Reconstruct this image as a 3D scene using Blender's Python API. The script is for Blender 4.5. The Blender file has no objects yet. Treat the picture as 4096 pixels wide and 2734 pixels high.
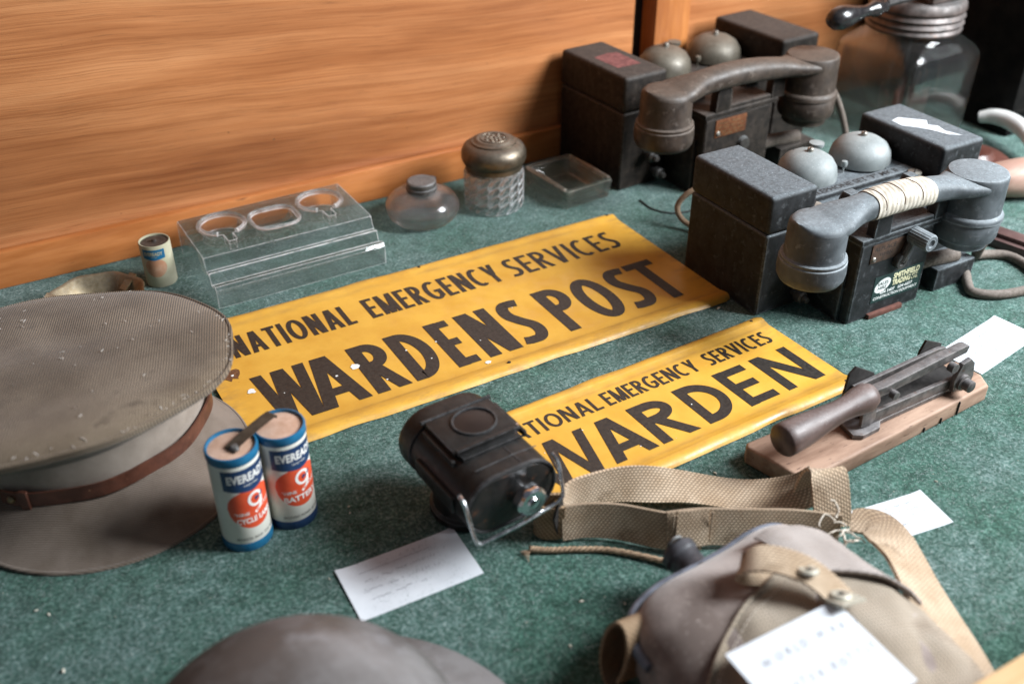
import bpy, bmesh, math, random
import numpy as np
from mathutils import Vector, Matrix
R = math.radians
random.seed(7)
scene = bpy.context.scene
COL = scene.collection
CM = 0.01                       # every shape below is given in centimetres

# ------------------------------------------------------------------ camera
cam_d = bpy.data.cameras.new('camera'); cam = bpy.data.objects.new('camera', cam_d); COL.objects.link(cam)
cam.location = (0, 0, .55)
cam.rotation_euler = (R(90 - 33.764), 0, R(-30))
cam_d.sensor_width = 36; cam_d.lens = 36.035
cam_d.clip_start = .01; cam_d.clip_end = 50
cam_d.dof.use_dof = True; cam_d.dof.focus_distance = .93; cam_d.dof.aperture_fstop = 4.0
scene.camera = cam
# ------------------------------------------------------------------ light
world = bpy.data.worlds.new('World'); scene.world = world; world.use_nodes = True
bg = world.node_tree.nodes['Background']; bg.inputs[0].default_value = (.72, .82, 1, 1); bg.inputs[1].default_value = .105
def area(name, loc, target, sx, sy, power, col):
    d = bpy.data.lights.new(name, 'AREA'); d.shape = 'RECTANGLE'; d.size = sx; d.size_y = sy; d.energy = power; d.color = col
    o = bpy.data.objects.new(name, d); COL.objects.link(o); o.location = loc
    o.rotation_euler = (Vector(target) - Vector(loc)).to_track_quat('-Z', 'Y').to_euler()
    return o
area('window_light', (1.60, -.10, 1.04), (.80, .74, .0), .62, .85, 84, (.91, .96, 1.0))
area('room_fill', (.95, -.75, 1.75), (.55, .9, .1), 1.2, .9, 2.0, (1.0, .96, .92))  # added fill from behind the camera, not a lamp of the room
vs = scene.view_settings; vs.view_transform = 'Standard'; vs.look = 'None'; vs.exposure = 0; vs.gamma = 1; vs.use_curve_mapping = False
scene.cycles.max_bounces = 10; scene.cycles.transmission_bounces = 10; scene.cycles.transparent_max_bounces = 16; scene.cycles.use_denoising = True

# ------------------------------------------------------------------ materials
def _n(nt, t, **kw):
    n = nt.nodes.new(t)
    for k, v in kw.items(): setattr(n, k, v)
    return n
def _coords(nt, stretch=None, rot=None, uv=False):
    tc = _n(nt, 'ShaderNodeTexCoord'); s = tc.outputs['UV' if uv else 'Object']
    if stretch or rot:
        m = _n(nt, 'ShaderNodeMapping'); nt.links.new(s, m.inputs[0])
        if stretch: m.inputs['Scale'].default_value = stretch
        if rot: m.inputs['Rotation'].default_value = rot
        s = m.outputs[0]
    return s
def _noise(nt, co, scale, detail=4, rough=.6, dist=0):
    n = _n(nt, 'ShaderNodeTexNoise'); nt.links.new(co, n.inputs['Vector'])
    n.inputs['Scale'].default_value = scale; n.inputs['Detail'].default_value = detail; n.inputs['Roughness'].default_value = rough; n.inputs['Distortion'].default_value = dist
    return n.outputs['Fac']
def _ramp(nt, fac, stops):
    r = _n(nt, 'ShaderNodeValToRGB'); nt.links.new(fac, r.inputs[0]); e = r.color_ramp.elements
    while len(e) < len(stops): e.new(.5)
    for i, (p, c) in enumerate(stops):
        e[i].position = p; e[i].color = (c, c, c, 1) if isinstance(c, (int, float)) else (*c, 1)
    return r.outputs[0]
def _mix(nt, fac, a, b, blend='MIX'):
    m = _n(nt, 'ShaderNodeMix', data_type='RGBA', blend_type=blend)
    for sock, v in ((m.inputs[0], fac), (m.inputs[6], a), (m.inputs[7], b)):
        if isinstance(v, (int, float)): sock.default_value = v
        elif isinstance(v, tuple): sock.default_value = (*v, 1)
        else: nt.links.new(v, sock)
    return m.outputs[2]
def _math(nt, op, a, b=0.0):
    m = _n(nt, 'ShaderNodeMath', operation=op)
    for i, v in enumerate((a, b)):
        if isinstance(v, (int, float)): m.inputs[i].default_value = v
        else: nt.links.new(v, m.inputs[i])
    return m.outputs[0]
def _bump(nt, h, strength, dist, prev=None):
    b = _n(nt, 'ShaderNodeBump'); b.inputs['Strength'].default_value = strength; b.inputs['Distance'].default_value = dist
    nt.links.new(h, b.inputs['Height'])
    if prev is not None: nt.links.new(prev, b.inputs['Normal'])
    return b.outputs[0]
def new_mat(name):
    m = bpy.data.materials.new(name); m.use_nodes = True; nt = m.node_tree
    return m, nt, nt.nodes['Principled BSDF']
def mat(name, c1, c2=None, scale=80, detail=5, rough=.6, rvar=.12, metal=0, bump=0, bscale=None, bdist=.0006, lo=.38, hi=.62,
        c3=None, c3scale=60, c3thr=.62, c3w=.05, dust=0, dustcol=(.42, .45, .46), stretch=None, rot=None, uv=False, weave=None, weave_dark=.6, spec=None, sheen=0, edge=None, edge_r=.0035):
    m, nt, b = new_mat(name)
    co = _coords(nt, stretch, rot, uv)
    f = _noise(nt, co, scale, detail)
    c = _ramp(nt, f, [(lo, c1), (hi, c2 or c1)])
    if c3:
        g = _ramp(nt, _noise(nt, co, c3scale, 4, .65), [(c3thr, 0.), (c3thr + c3w, 1.)])
        c = _mix(nt, g, c, c3)
    hts = None
    if weave:                                  # list of (scale, axis, rot)
        for sc, ax, rz in weave:
            cw = _coords(nt, None, (0, 0, rz), uv)
            w = _n(nt, 'ShaderNodeTexWave', bands_direction=ax); nt.links.new(cw, w.inputs[0]); w.inputs['Scale'].default_value = sc; w.inputs['Distortion'].default_value = .6; w.inputs['Detail'].default_value = 2; w.inputs['Detail Scale'].default_value = 2
            wf = w.outputs['Fac']
            hts = wf if hts is None else _math(nt, 'MULTIPLY', hts, wf)
        c = _mix(nt, 1.0, c, _ramp(nt, hts, [(.1, weave_dark), (.7, 1.)]), 'MULTIPLY')
    if dust:
        g = _n(nt, 'ShaderNodeNewGeometry'); sx = _n(nt, 'ShaderNodeSeparateXYZ'); nt.links.new(g.outputs['Normal'], sx.inputs[0])
        up = _ramp(nt, sx.outputs['Z'], [(.15, 0.), (.95, 1.)])
        dn = _ramp(nt, _noise(nt, _coords(nt), 260, 6, .75), [(.3, .25), (.68, 1.)])
        fac = _math(nt, 'MULTIPLY', _math(nt, 'MULTIPLY', up, dn), dust)
        c = _mix(nt, fac, c, dustcol)
        sp = _ramp(nt, _noise(nt, _coords(nt), 700, 3, .6), [(.64, 0.), (.70, min(1., dust * 1.3))])
        c = _mix(nt, _math(nt, 'MULTIPLY', sp, up), c, tuple(min(1, v * 1.7) for v in dustcol))
    if edge:                                   # rubbed, dusty arrises
        bv = _n(nt, 'ShaderNodeBevel', samples=4); bv.inputs['Radius'].default_value = edge_r
        gg = _n(nt, 'ShaderNodeNewGeometry'); dt = _n(nt, 'ShaderNodeVectorMath', operation='DOT_PRODUCT')
        nt.links.new(bv.outputs[0], dt.inputs[0]); nt.links.new(gg.outputs['Normal'], dt.inputs[1])
        em = _ramp(nt, dt.outputs['Value'], [(.90, 1.), (.992, 0.)])
        en = _ramp(nt, _noise(nt, co, 160, 5, .7), [(.35, .15), (.6, 1.)])
        c = _mix(nt, _math(nt, 'MULTIPLY', em, en), c, edge)
    nt.links.new(c, b.inputs['Base Color'])
    b.inputs['Metallic'].default_value = metal
    rr = _ramp(nt, _noise(nt, co, scale * 1.7, 4), [(.3, max(.02, rough - rvar)), (.7, min(1, rough + rvar))])
    if dust: rr = _mix(nt, fac, rr, (.95, .95, .95))
    nt.links.new(rr, b.inputs['Roughness'])
    if spec is not None: b.inputs['Specular IOR Level'].default_value = spec
    if sheen: b.inputs['Sheen Weight'].default_value = sheen; b.inputs['Sheen Roughness'].default_value = .5
    nrm = None
    if bump: nrm = _bump(nt, _noise(nt, co, bscale or scale * 3, 6, .65), bump, bdist)
    if hts is not None: nrm = _bump(nt, hts, .6, .0004, nrm)
    if nrm is not None: nt.links.new(nrm, b.inputs['Normal'])
    return m
def glass(name, col=(.95, .95, .95), rough=.02, ior=1.5, grime=.0, grime_glint=(.35, .33, .30), bump=0, bscale=150, edge=None, clear=.40):
    m, nt, b = new_mat(name)
    b.inputs['Base Color'].default_value = (*col, 1); b.inputs['Roughness'].default_value = rough
    b.inputs['IOR'].default_value = ior; b.inputs['Transmission Weight'].default_value = 1
    co = _coords(nt)
    if grime:
        g = _ramp(nt, _noise(nt, co, 70, 6, .7), [(.35, grime * .25), (.75, grime)])
        t = _math(nt, 'SUBTRACT', 1.0, g); nt.links.new(t, b.inputs['Transmission Weight'])
        if edge:                               # pale chipped arrises, with reflected light painted into the colour
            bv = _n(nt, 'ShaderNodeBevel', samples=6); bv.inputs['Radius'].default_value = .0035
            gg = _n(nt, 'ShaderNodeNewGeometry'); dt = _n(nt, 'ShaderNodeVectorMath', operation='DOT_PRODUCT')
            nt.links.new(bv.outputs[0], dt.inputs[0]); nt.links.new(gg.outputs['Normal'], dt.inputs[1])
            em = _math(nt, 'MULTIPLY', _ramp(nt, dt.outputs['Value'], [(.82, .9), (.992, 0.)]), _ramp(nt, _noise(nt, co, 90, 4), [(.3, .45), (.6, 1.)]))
            g = _math(nt, 'MAXIMUM', g, em); nt.links.new(_math(nt, 'SUBTRACT', 1.0, g), b.inputs['Transmission Weight']); grime_glint = edge
        nt.links.new(_mix(nt, g, col, grime_glint), b.inputs['Base Color'])
        nt.links.new(_math(nt, 'ADD', _math(nt, 'MULTIPLY', g, .5), rough), b.inputs['Roughness'])
    if bump: nt.links.new(_bump(nt, _noise(nt, co, bscale, 4), bump, .001), b.inputs['Normal'])
    if clear:                                  # added see-through share, brightens what lies under the glass
        tr = _n(nt, 'ShaderNodeBsdfTransparent'); tr.inputs[0].default_value = (.97, .965, .96, 1); mx = _n(nt, 'ShaderNodeMixShader'); out = nt.nodes['Material Output']
        k = _math(nt, 'MULTIPLY', _math(nt, 'SUBTRACT', 1.0, g), clear) if grime else clear
        if grime: nt.links.new(k, mx.inputs[0])
        else: mx.inputs[0].default_value = k
        nt.links.new(b.outputs[0], mx.inputs[1]); nt.links.new(tr.outputs[0], mx.inputs[2]); nt.links.new(mx.outputs[0], out.inputs['Surface'])
    return m

def wood_wall():
    m, nt, b = new_mat('honey_panel_wood')
    co = _coords(nt, (1, 1, 1), (0, R(-3), 0))
    s1 = _n(nt, 'ShaderNodeMapping'); nt.links.new(co, s1.inputs[0]); s1.inputs['Scale'].default_value = (.55, 1, 9)
    warp = _noise(nt, co, 2.2, 3)
    sx = _n(nt, 'ShaderNodeVectorMath', operation='ADD'); nt.links.new(s1.outputs[0], sx.inputs[0])
    cb = _n(nt, 'ShaderNodeCombineXYZ'); nt.links.new(_math(nt, 'MULTIPLY', warp, .30), cb.inputs[2]); nt.links.new(cb.outputs[0], sx.inputs[1])
    broad = _noise(nt, sx.outputs[0], 2.6, 5, .62, .4)
    s2 = _n(nt, 'ShaderNodeMapping'); nt.links.new(sx.outputs[0], s2.inputs[0]); s2.inputs['Scale'].default_value = (1.6, 1, 11)
    fine = _noise(nt, s2.outputs[0], 3.2, 8, .78, .15)
    s3 = _n(nt, 'ShaderNodeMapping'); nt.links.new(sx.outputs[0], s3.inputs[0]); s3.inputs['Scale'].default_value = (9, 1, 26)
    pore = _ramp(nt, _noise(nt, s3.outputs[0], 5.0, 3, .6), [(.60, 0.), (.70, 1.)])
    c = _ramp(nt, broad, [(.30, (.34, .115, .036)), (.46, (.50, .200, .074)), (.58, (.60, .262, .106)), (.75, (.70, .345, .155))])
    c = _mix(nt, .55, c, _ramp(nt, fine, [(.32, (.60, .47, .38)), (.50, (.92, .89, .86)), (.68, (1.12, 1.09, 1.07))]), 'MULTIPLY')
    c = _mix(nt, _math(nt, 'MULTIPLY', pore, .55), c, (.20, .075, .028))
    stain = _ramp(nt, _noise(nt, _coords(nt, (.5, 1, 2.2)), 3.0, 4, .6), [(.34, (.66, .60, .56)), (.60, (1., 1., 1.))]); c = _mix(nt, 1., c, stain, 'MULTIPLY')
    s4 = _n(nt, 'ShaderNodeMapping'); nt.links.new(sx.outputs[0], s4.inputs[0]); s4.inputs['Scale'].default_value = (3, 1, 44)
    c = _mix(nt, .7, c, _ramp(nt, _noise(nt, s4.outputs[0], 3.0, 4, .6), [(.36, (.70, .60, .52)), (.52, (1., 1., 1.))]), 'MULTIPLY')
    fleck = _ramp(nt, _noise(nt, co, 120, 3), [(.735, 0.), (.76, 1.)])
    c = _mix(nt, fleck, c, (.16, .07, .03))
    nt.links.new(c, b.inputs['Base Color'])
    b.inputs['Roughness'].default_value = .42; b.inputs['Coat Weight'].default_value = .25; b.inputs['Coat Roughness'].default_value = .3
    nt.links.new(_bump(nt, fine, .12, .0005), b.inputs['Normal'])
    return m
def baize():
    m, nt, b = new_mat('green_baize')
    co = _coords(nt)
    a = _noise(nt, co, 330, 6, .68); big = _noise(nt, co, 9, 4, .6); mid = _noise(nt, co, 75, 5, .7)
    c = _ramp(nt, a, [(.36, (.014, .046, .035)), (.46, (.036, .090, .073)), (.54, (.080, .145, .127)), (.66, (.19, .27, .25))])
    c = _mix(nt, 1., c, _ramp(nt, mid, [(.36, (.40, .52, .46)), (.64, (1.45, 1.32, 1.35))]), 'MULTIPLY')
    c = _mix(nt, 1., c, _ramp(nt, big, [(.38, (.52, .76, .65)), (.60, (1.2, 1.1, 1.15))]), 'MULTIPLY')
    nt.links.new(c, b.inputs['Base Color']); b.inputs['Roughness'].default_value = .95; b.inputs['Specular IOR Level'].default_value = .1
    b.inputs['Sheen Weight'].default_value = .35; b.inputs['Sheen Tint'].default_value = (.75, .9, .9, 1)
    n1 = _bump(nt, a, .9, .0012); n2 = _bump(nt, mid, .35, .003, n1); nt.links.new(n2, b.inputs['Normal'])
    return m
def plank(name, c1, c2, ax='x', rough=.6, scale=7):
    st = {'x': (1.2, 9, 9), 'y': (9, 1.2, 9), 'z': (9, 9, 1.2)}[ax]
    return mat(name, c1, c2, scale=scale, detail=8, rough=rough, stretch=st, bump=.35, bscale=30, c3=(c1[0] * .35, c1[1] * .3, c1[2] * .3), c3scale=14, c3thr=.66, c3w=.08)

def enamel(name, W, H):
    m, nt, b = new_mat(name); co = _coords(nt)
    c = _ramp(nt, _noise(nt, co, 22, 5, .6), [(.36, (.61, .315, .040)), (.62, (.70, .390, .058))])
    sp = _n(nt, 'ShaderNodeSeparateXYZ'); nt.links.new(co, sp.inputs[0])
    def edge_dist(sock, L): return _math(nt, 'MINIMUM', sock, _math(nt, 'SUBTRACT', L, sock))
    dy = edge_dist(sp.outputs['Y'], H); dx = edge_dist(sp.outputs['X'], W)
    near = _ramp(nt, _math(nt, 'MINIMUM', dx, dy), [(.0015, 1.), (.024, 0.)])
    groove = _ramp(nt, _math(nt, 'ABSOLUTE', _math(nt, 'SUBTRACT', dy, .0175)), [(.0008, .75), (.0045, 0.)])
    sm = _ramp(nt, _noise(nt, _coords(nt, (1, 2.5, 1)), 34, 7, .72), [(.46, 0.), (.68, 1.)])
    c = _mix(nt, _math(nt, 'MULTIPLY', near, sm), c, (.40, .22, .060))
    c = _mix(nt, _math(nt, 'MULTIPLY', groove, _ramp(nt, _noise(nt, _coords(nt, (1, 3, 1)), 22, 5), [(.35, .1), (.65, .8)])), c, (.30, .16, .045))
    c = _mix(nt, _ramp(nt, _noise(nt, co, 260, 4, .7), [(.66, 0.), (.76, .55)]), c, (.22, .10, .03))
    scr = _noise(nt, _coords(nt, (3, 60, 1), (0, 0, .5)), 22, 3, .5); c = _mix(nt, _ramp(nt, scr, [(.73, 0.), (.76, .5)]), c, (.80, .62, .30))
    chip = _ramp(nt, _noise(nt, co, 55, 6, .75), [(.72, 0.), (.745, 1.)]); c = _mix(nt, _math(nt, 'MULTIPLY', chip, near), c, (.10, .045, .02))
    nt.links.new(c, b.inputs['Base Color']); nt.links.new(_ramp(nt, _noise(nt, co, 45, 6, .7), [(.3, .28), (.7, .62)]), b.inputs['Roughness'])
    nt.links.new(_bump(nt, _noise(nt, co, 18, 3), .25, .002, _bump(nt, _noise(nt, co, 400, 4), .12, .0004)), b.inputs['Normal'])
    return m
MAT = {
 'wall': wood_wall(), 'baize': baize(),
 'plinth': plank('plinth_wood', (.38, .120, .030), (.53, .195, .060), 'x', .4),
 'rail': plank('pale_rail_wood', (.55, .34, .16), (.72, .48, .26), 'x', .5),
 'postwood': plank('post_wood', (.36, .12, .035), (.52, .20, .06), 'z', .45),
 'black': mat('gap_shade', (.006, .006, .006), rough=.9),
 'ink': mat('black_sign_paint', (.016, .013, .011), (.034, .028, .023), scale=300, rough=.5, c3=(.12, .085, .03), c3scale=900, c3thr=.70, c3w=.05),
 'rust': mat('rust_chip', (.10, .035, .012), (.20, .085, .03), scale=500, rough=.9, bump=.4),
 'whitespot': mat('white_paint_fleck', (.78, .78, .76), rough=.7),
 'steel_dark': mat('hole_dark', (.012, .010, .010), rough=.8),
 'khaki': mat('khaki_twill', (.165, .118, .078), (.30, .232, .165), scale=11, rough=.95, bump=.5, bscale=500, weave=[(165, 'X', R(16))], weave_dark=.22, c3=(.085, .058, .040), c3scale=22, c3thr=.585, c3w=.16, spec=.1, sheen=.2),
 'khaki_band': mat('khaki_band_cloth', (.30, .245, .20), (.40, .335, .28), scale=30, rough=.95, bump=.3, bscale=900, weave=[(210, 'Z', 0)], weave_dark=.62, spec=.1, sheen=.25),
 'khaki_peak': mat('khaki_peak_cloth', (.17, .13, .10), (.24, .19, .155), scale=25, rough=.95, bump=.3, bscale=900, weave=[(190, 'Y', R(30))], weave_dark=.62, spec=.1, sheen=.2),
 'thread': mat('frayed_thread', (.50, .45, .40), (.62, .57, .52), rough=.95),
 'leather': mat('brown_leather', (.070, .024, .014), (.125, .044, .026), scale=60, rough=.5, bump=.25, bscale=500, c3=(.28, .13, .07), c3scale=110, c3thr=.66),
 'brass': mat('aged_brass', (.20, .145, .075), (.32, .245, .14), scale=60, rough=.42, metal=.85, bump=.12, bscale=250, dust=.25),
 'brass_dull': mat('dull_bronze', (.105, .082, .058), (.17, .135, .095), scale=80, rough=.42, metal=.75, bump=.10, bscale=260, dust=.3, dustcol=(.36, .33, .30)),
 'pewter': mat('pewter_lid', (.10, .095, .09), (.17, .16, .155), scale=90, rough=.5, metal=.7, bump=.15, dust=.35),
 'chrome': mat('chrome', (.75, .77, .80), (.85, .86, .88), rough=.12, rvar=.06, metal=1, bump=.1, bscale=300),
 'wire': mat('plated_wire', (.62, .64, .66), (.74, .75, .76), rough=.25, metal=1),
 'lamp': mat('black_lamp_enamel', (.008, .008, .008), (.017, .016, .015), scale=120, rough=.42, rvar=.14, bump=.12, bscale=500, c3=(.030, .018, .013), c3scale=190, c3thr=.64, c3w=.08, dust=.05, dustcol=(.20, .20, .20), edge=(.12, .12, .125), edge_r=.0012, spec=.28),
 'lamp_end': mat('worn_lamp_end', (.008, .008, .008), (.022, .018, .016), scale=100, rough=.38, bump=.2, bscale=300, c3=(.085, .036, .018), c3scale=120, c3thr=.60, c3w=.1),
 'lens': mat('dark_lens', (.006, .006, .007), rough=.4, rvar=.03),
 'phone': mat('grey_bakelite', (.008, .0085, .009), (.020, .021, .023), scale=70, rough=.62, bump=.22, bscale=420, c3=(.062, .068, .072), c3scale=120, c3thr=.56, c3w=.16, dust=.60, dustcol=(.24, .275, .30), edge=(.20, .225, .24), spec=.3),
 'phone_lt': mat('dusty_grey_handset', (.045, .052, .058), (.090, .102, .112), scale=45, rough=.58, bump=.15, bscale=420, c3=(.16, .175, .19), c3scale=110, c3thr=.58, c3w=.14, dust=.55, dustcol=(.29, .335, .36), edge=(.28, .31, .33)),
 'bell': mat('painted_bell_steel', (.155, .175, .175), (.23, .25, .25), scale=50, rough=.55, bump=.18, bscale=500, c3=(.22, .17, .12), c3scale=75, c3thr=.66, c3w=.12, dust=.4, dustcol=(.34, .37, .37)),
 'phone_br': mat('brown_black_bakelite', (.010, .0075, .006), (.024, .018, .014), scale=110, rough=.6, bump=.22, bscale=420, c3=(.045, .034, .028), c3scale=120, c3thr=.57, c3w=.14, dust=.42, dustcol=(.15, .13, .118), edge=(.10, .085, .075), spec=.25),
 'handset_br': mat('brown_handset', (.028, .019, .014), (.058, .041, .031), scale=70, rough=.5, bump=.12, bscale=420, c3=(.12, .095, .078), c3scale=110, c3thr=.58, c3w=.14, dust=.42, dustcol=(.16, .125, .10), edge=(.15, .12, .10)),
 'bell_br': mat('brown_bell_steel', (.085, .073, .055), (.135, .118, .090), scale=60, rough=.45, metal=.3, bump=.15, bscale=500, c3=(.07, .05, .03), c3scale=75, c3thr=.66, dust=.3, dustcol=(.32, .28, .23)),
 'screw': mat('old_screw_metal', (.24, .22, .19), (.36, .34, .30), scale=200, rough=.5, metal=.6),
 'plate': mat('brown_plate', (.055, .030, .020), (.095, .052, .034), scale=200, rough=.5, metal=.3, bump=.2),
 'copper_plate': mat('copper_plate', (.11, .036, .014), (.20, .075, .030), scale=300, rough=.5, metal=.4, bump=.4, bscale=700),
 'red_sticker': mat('faded_red_sticker', (.12, .040, .038), (.21, .075, .070), scale=160, rough=.8, bump=.2),
 'sticker_green': mat('dark_green_sticker', (.010, .028, .026), (.016, .036, .033), rough=.4),
 'sticker_white': mat('sticker_white', (.76, .78, .76), rough=.5),
 'sticker_cream': mat('sticker_cream', (.70, .66, .42), rough=.5),
 'crank': mat('crank_metal', (.045, .040, .037), (.085, .075, .068), scale=200, rough=.45, metal=.5, dust=.35),
 'red_brown': mat('red_brown_wood', (.085, .028, .018), (.13, .045, .03), scale=150, rough=.7, bump=.2),
 'paper': mat('white_card', (.60, .63, .67), (.66, .69, .73), scale=30, rough=.75, bump=.05, bscale=600),
 'paper_torn': mat('torn_white_label', (.50, .54, .58), (.60, .63, .66), rough=.75),
 'pencil': mat('grey_pencil', (.05, .055, .08), (.14, .15, .19), scale=700, rough=.8),
 'tape': mat('cloth_tape', (.42, .37, .30), (.60, .55, .47), scale=130, rough=.85, bump=.3, bscale=700, weave=[(60, 'X', R(14))], weave_dark=.72, c3=(.16, .09, .05), c3scale=130, c3thr=.69, c3w=.03),
 'cable': mat('cloth_cable', (.085, .065, .050), (.15, .12, .10), scale=300, rough=.9, bump=.6, bscale=900, dust=.35, dustcol=(.30, .27, .25)),
 'cable_tan': mat('tan_cable', (.20, .13, .08), (.28, .19, .12), scale=300, rough=.9, bump=.5, bscale=900),
 'wire_dark': mat('dark_wire', (.02, .02, .02), rough=.6),
 'webbing': mat('tan_webbing', (.58, .42, .28), (.74, .57, .41), scale=35, rough=.95, bump=.2, bscale=700, uv=True, weave=[(120, 'X', R(34)), (150, 'Y', 0)], weave_dark=.45, c3=(.30, .20, .12), c3scale=30, c3thr=.60, c3w=.2, spec=.1, sheen=.15),
 'webbing_dk': mat('brown_webbing', (.32, .215, .13), (.44, .31, .20), scale=35, rough=.95, bump=.2, bscale=700, uv=True, weave=[(110, 'X', R(34)), (150, 'Y', 0)], weave_dark=.5, spec=.1),
 'felt': mat('grey_brown_felt', (.15, .115, .10), (.36, .305, .28), scale=14, rough=.98, bump=.5, bscale=700, c3=(.46, .40, .36), c3scale=260, c3thr=.60, c3w=.15, spec=.1, sheen=.4),
 'canvas': mat('khaki_canvas', (.37, .30, .225), (.50, .425, .34), scale=14, rough=.95, bump=.3, bscale=600, weave=[(120, 'X', R(8)), (120, 'Y', R(8))], weave_dark=.55, c3=(.20, .13, .08), c3scale=13, c3thr=.56, c3w=.22, spec=.1, sheen=.2),
 'canvas_pale': mat('pale_grey_canvas', (.40, .345, .315), (.54, .485, .455), scale=14, rough=.95, bump=.4, bscale=500, weave=[(120, 'X', R(8)), (120, 'Y', R(8))], weave_dark=.62, c3=(.30, .24, .20), c3scale=16, c3thr=.58, c3w=.2, spec=.1, sheen=.3),
 'blue_rim': mat('blue_grey_binding', (.085, .10, .13), (.17, .19, .235), scale=60, rough=.5, bump=.2),
 'stud': mat('painted_stud', (.42, .40, .33), (.52, .50, .42), scale=200, rough=.45, metal=.3),
 'twine': mat('pale_twine', (.50, .44, .36), (.64, .58, .50), rough=.95, bump=.3),
 'rope': mat('brown_rope', (.22, .14, .085), (.36, .25, .16), scale=200, rough=.95, bump=.4),
 'stopper': mat('dark_stopper', (.03, .03, .035), (.07, .07, .08), rough=.5, bump=.2),
 'helmet': mat('weathered_helmet_paint', (.085, .076, .072), (.185, .178, .178), scale=13, detail=7, rough=.5, bump=.25, bscale=150, c3=(.26, .26, .275), c3scale=28, c3thr=.56, c3w=.22, lo=.40, hi=.60),
 'boardwood': mat('worn_board', (.23, .135, .090), (.40, .26, .185), scale=9, detail=8, rough=.7, stretch=(1.5, 8, 8), bump=.4, bscale=40, c3=(.09, .048, .032), c3scale=45, c3thr=.62, c3w=.09, edge=(.50, .36, .27), edge_r=.003),
 'handlewood': mat('dark_turned_wood', (.060, .034, .028), (.115, .070, .058), scale=14, rough=.42, stretch=(1, 6, 6), bump=.12, bscale=60, dust=.30, dustcol=(.34, .31, .31)),
 'iron': mat('dark_iron', (.080, .072, .070), (.16, .145, .14), scale=120, rough=.45, metal=.5, bump=.25, bscale=350, c3=(.11, .055, .035), c3scale=110, c3thr=.62, c3w=.1, dust=.3, dustcol=(.32, .31, .32), edge=(.28, .26, .25), edge_r=.0015),
 'iron_black': mat('black_iron', (.018, .016, .015), (.035, .031, .029), scale=120, rough=.6, metal=.3, bump=.25),
 'cell_paper': mat('cream_battery_paper', (.66, .64, .56), (.74, .73, .66), scale=40, rough=.5, bump=.05),
 'cell_paper_old': mat('aged_battery_paper', (.40, .38, .26), (.50, .48, .36), scale=30, rough=.55),
 'cell_blue': mat('battery_blue', (.010, .105, .215), (.016, .145, .28), scale=60, rough=.35),
 'cell_navy': mat('battery_navy', (.012, .035, .095), (.018, .05, .13), scale=60, rough=.35),
 'cell_red': mat('battery_red', (.62, .065, .022), (.70, .095, .035), scale=60, rough=.45),
 'cell_orange': mat('faded_orange', (.42, .21, .12), (.56, .38, .27), scale=45, rough=.5),
 'cell_white': mat('battery_white', (.80, .79, .75), rough=.5),
 'wax': mat('sealing_wax', (.48, .29, .20), (.60, .40, .30), scale=90, rough=.7, bump=.4, bscale=200),
 'wax_dark': mat('pitch_top', (.035, .027, .022), (.07, .055, .045), scale=200, rough=.5, bump=.4),
 'brass_strip': mat('tarnished_strip', (.060, .048, .036), (.10, .08, .06), scale=120, rough=.5, metal=.4),
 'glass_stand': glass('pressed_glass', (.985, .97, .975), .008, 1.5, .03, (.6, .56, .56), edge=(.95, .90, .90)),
 'glass_smoky': glass('dusty_inkwell_glass', (.86, .86, .88), .03, 1.42, .07, (.45, .45, .46)),
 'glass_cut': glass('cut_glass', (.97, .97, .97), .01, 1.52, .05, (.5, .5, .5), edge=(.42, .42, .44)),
 'glass_brown': glass('grubby_dish_glass', (.80, .74, .66), .03, 1.5, .14, (.20, .16, .12), edge=(.60, .55, .48)),
 'glass_jar': glass('churn_glass', (.94, .94, .93), .005, 1.45, .02, (.30, .28, .26), clear=.55),
 'lid_rust': mat('rusty_churn_lid', (.055, .040, .034), (.12, .090, .080), scale=60, rough=.5, metal=.4, bump=.2, c3=(.16, .075, .045), c3scale=70, c3thr=.62, c3w=.12, dust=.3),
 'knob_black': mat('black_turned_knob', (.012, .011, .012), (.022, .02, .02), rough=.22),
 'trunk': mat('black_tin', (.005, .005, .005), (.010, .009, .008), scale=50, rough=.85, bump=.1, spec=.1),
 'bone': mat('white_horn', (.62, .62, .60), (.74, .74, .72), scale=20, rough=.25),
 'dark_red': mat('dark_red_wood', (.060, .020, .014), (.095, .034, .024), scale=30, rough=.4),
 'tanwood': mat('pinkish_wood', (.33, .20, .155), (.43, .28, .22), scale=12, rough=.55, stretch=(1, 6, 6)),
 'maroon': mat('maroon_wood', (.075, .042, .040), (.115, .068, .064), scale=30, rough=.5),
 'crumb': mat('pale_crumbs', (.55, .50, .40), (.72, .68, .58), scale=500, rough=.9),
}

# ------------------------------------------------------------------ mesh tools (cm)
def Tm(x=0, y=0, z=0): return Matrix.Translation((x, y, z))
def Rm(a, ax): return Matrix.Rotation(R(a), 4, ax)
def frame(p, d, up=(0, 0, 1)):
    d = Vector(d).normalized(); s = Vector(up).cross(d)
    if s.length < 1e-4: s = Vector((1, 0, 0))
    s.normalize(); u = d.cross(s)
    return Matrix(((s.x, u.x, d.x, p[0]), (s.y, u.y, d.y, p[1]), (s.z, u.z, d.z, p[2]), (0, 0, 0, 1)))
def crom(pts, n):
    P = [Vector(p) for p in pts]; P = [2 * P[0] - P[1]] + P + [2 * P[-1] - P[-2]]; out = []
    segs = len(P) - 3
    for k in range(n + 1):
        t = k / n * segs; i = min(int(t), segs - 1); u = t - i
        a, b, c, d = P[i:i + 4]
        out.append(.5 * ((2 * b) + (c - a) * u + (2 * a - 5 * b + 4 * c - d) * u * u + (3 * b - a - 3 * c + d) * u ** 3))
    return out
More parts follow.
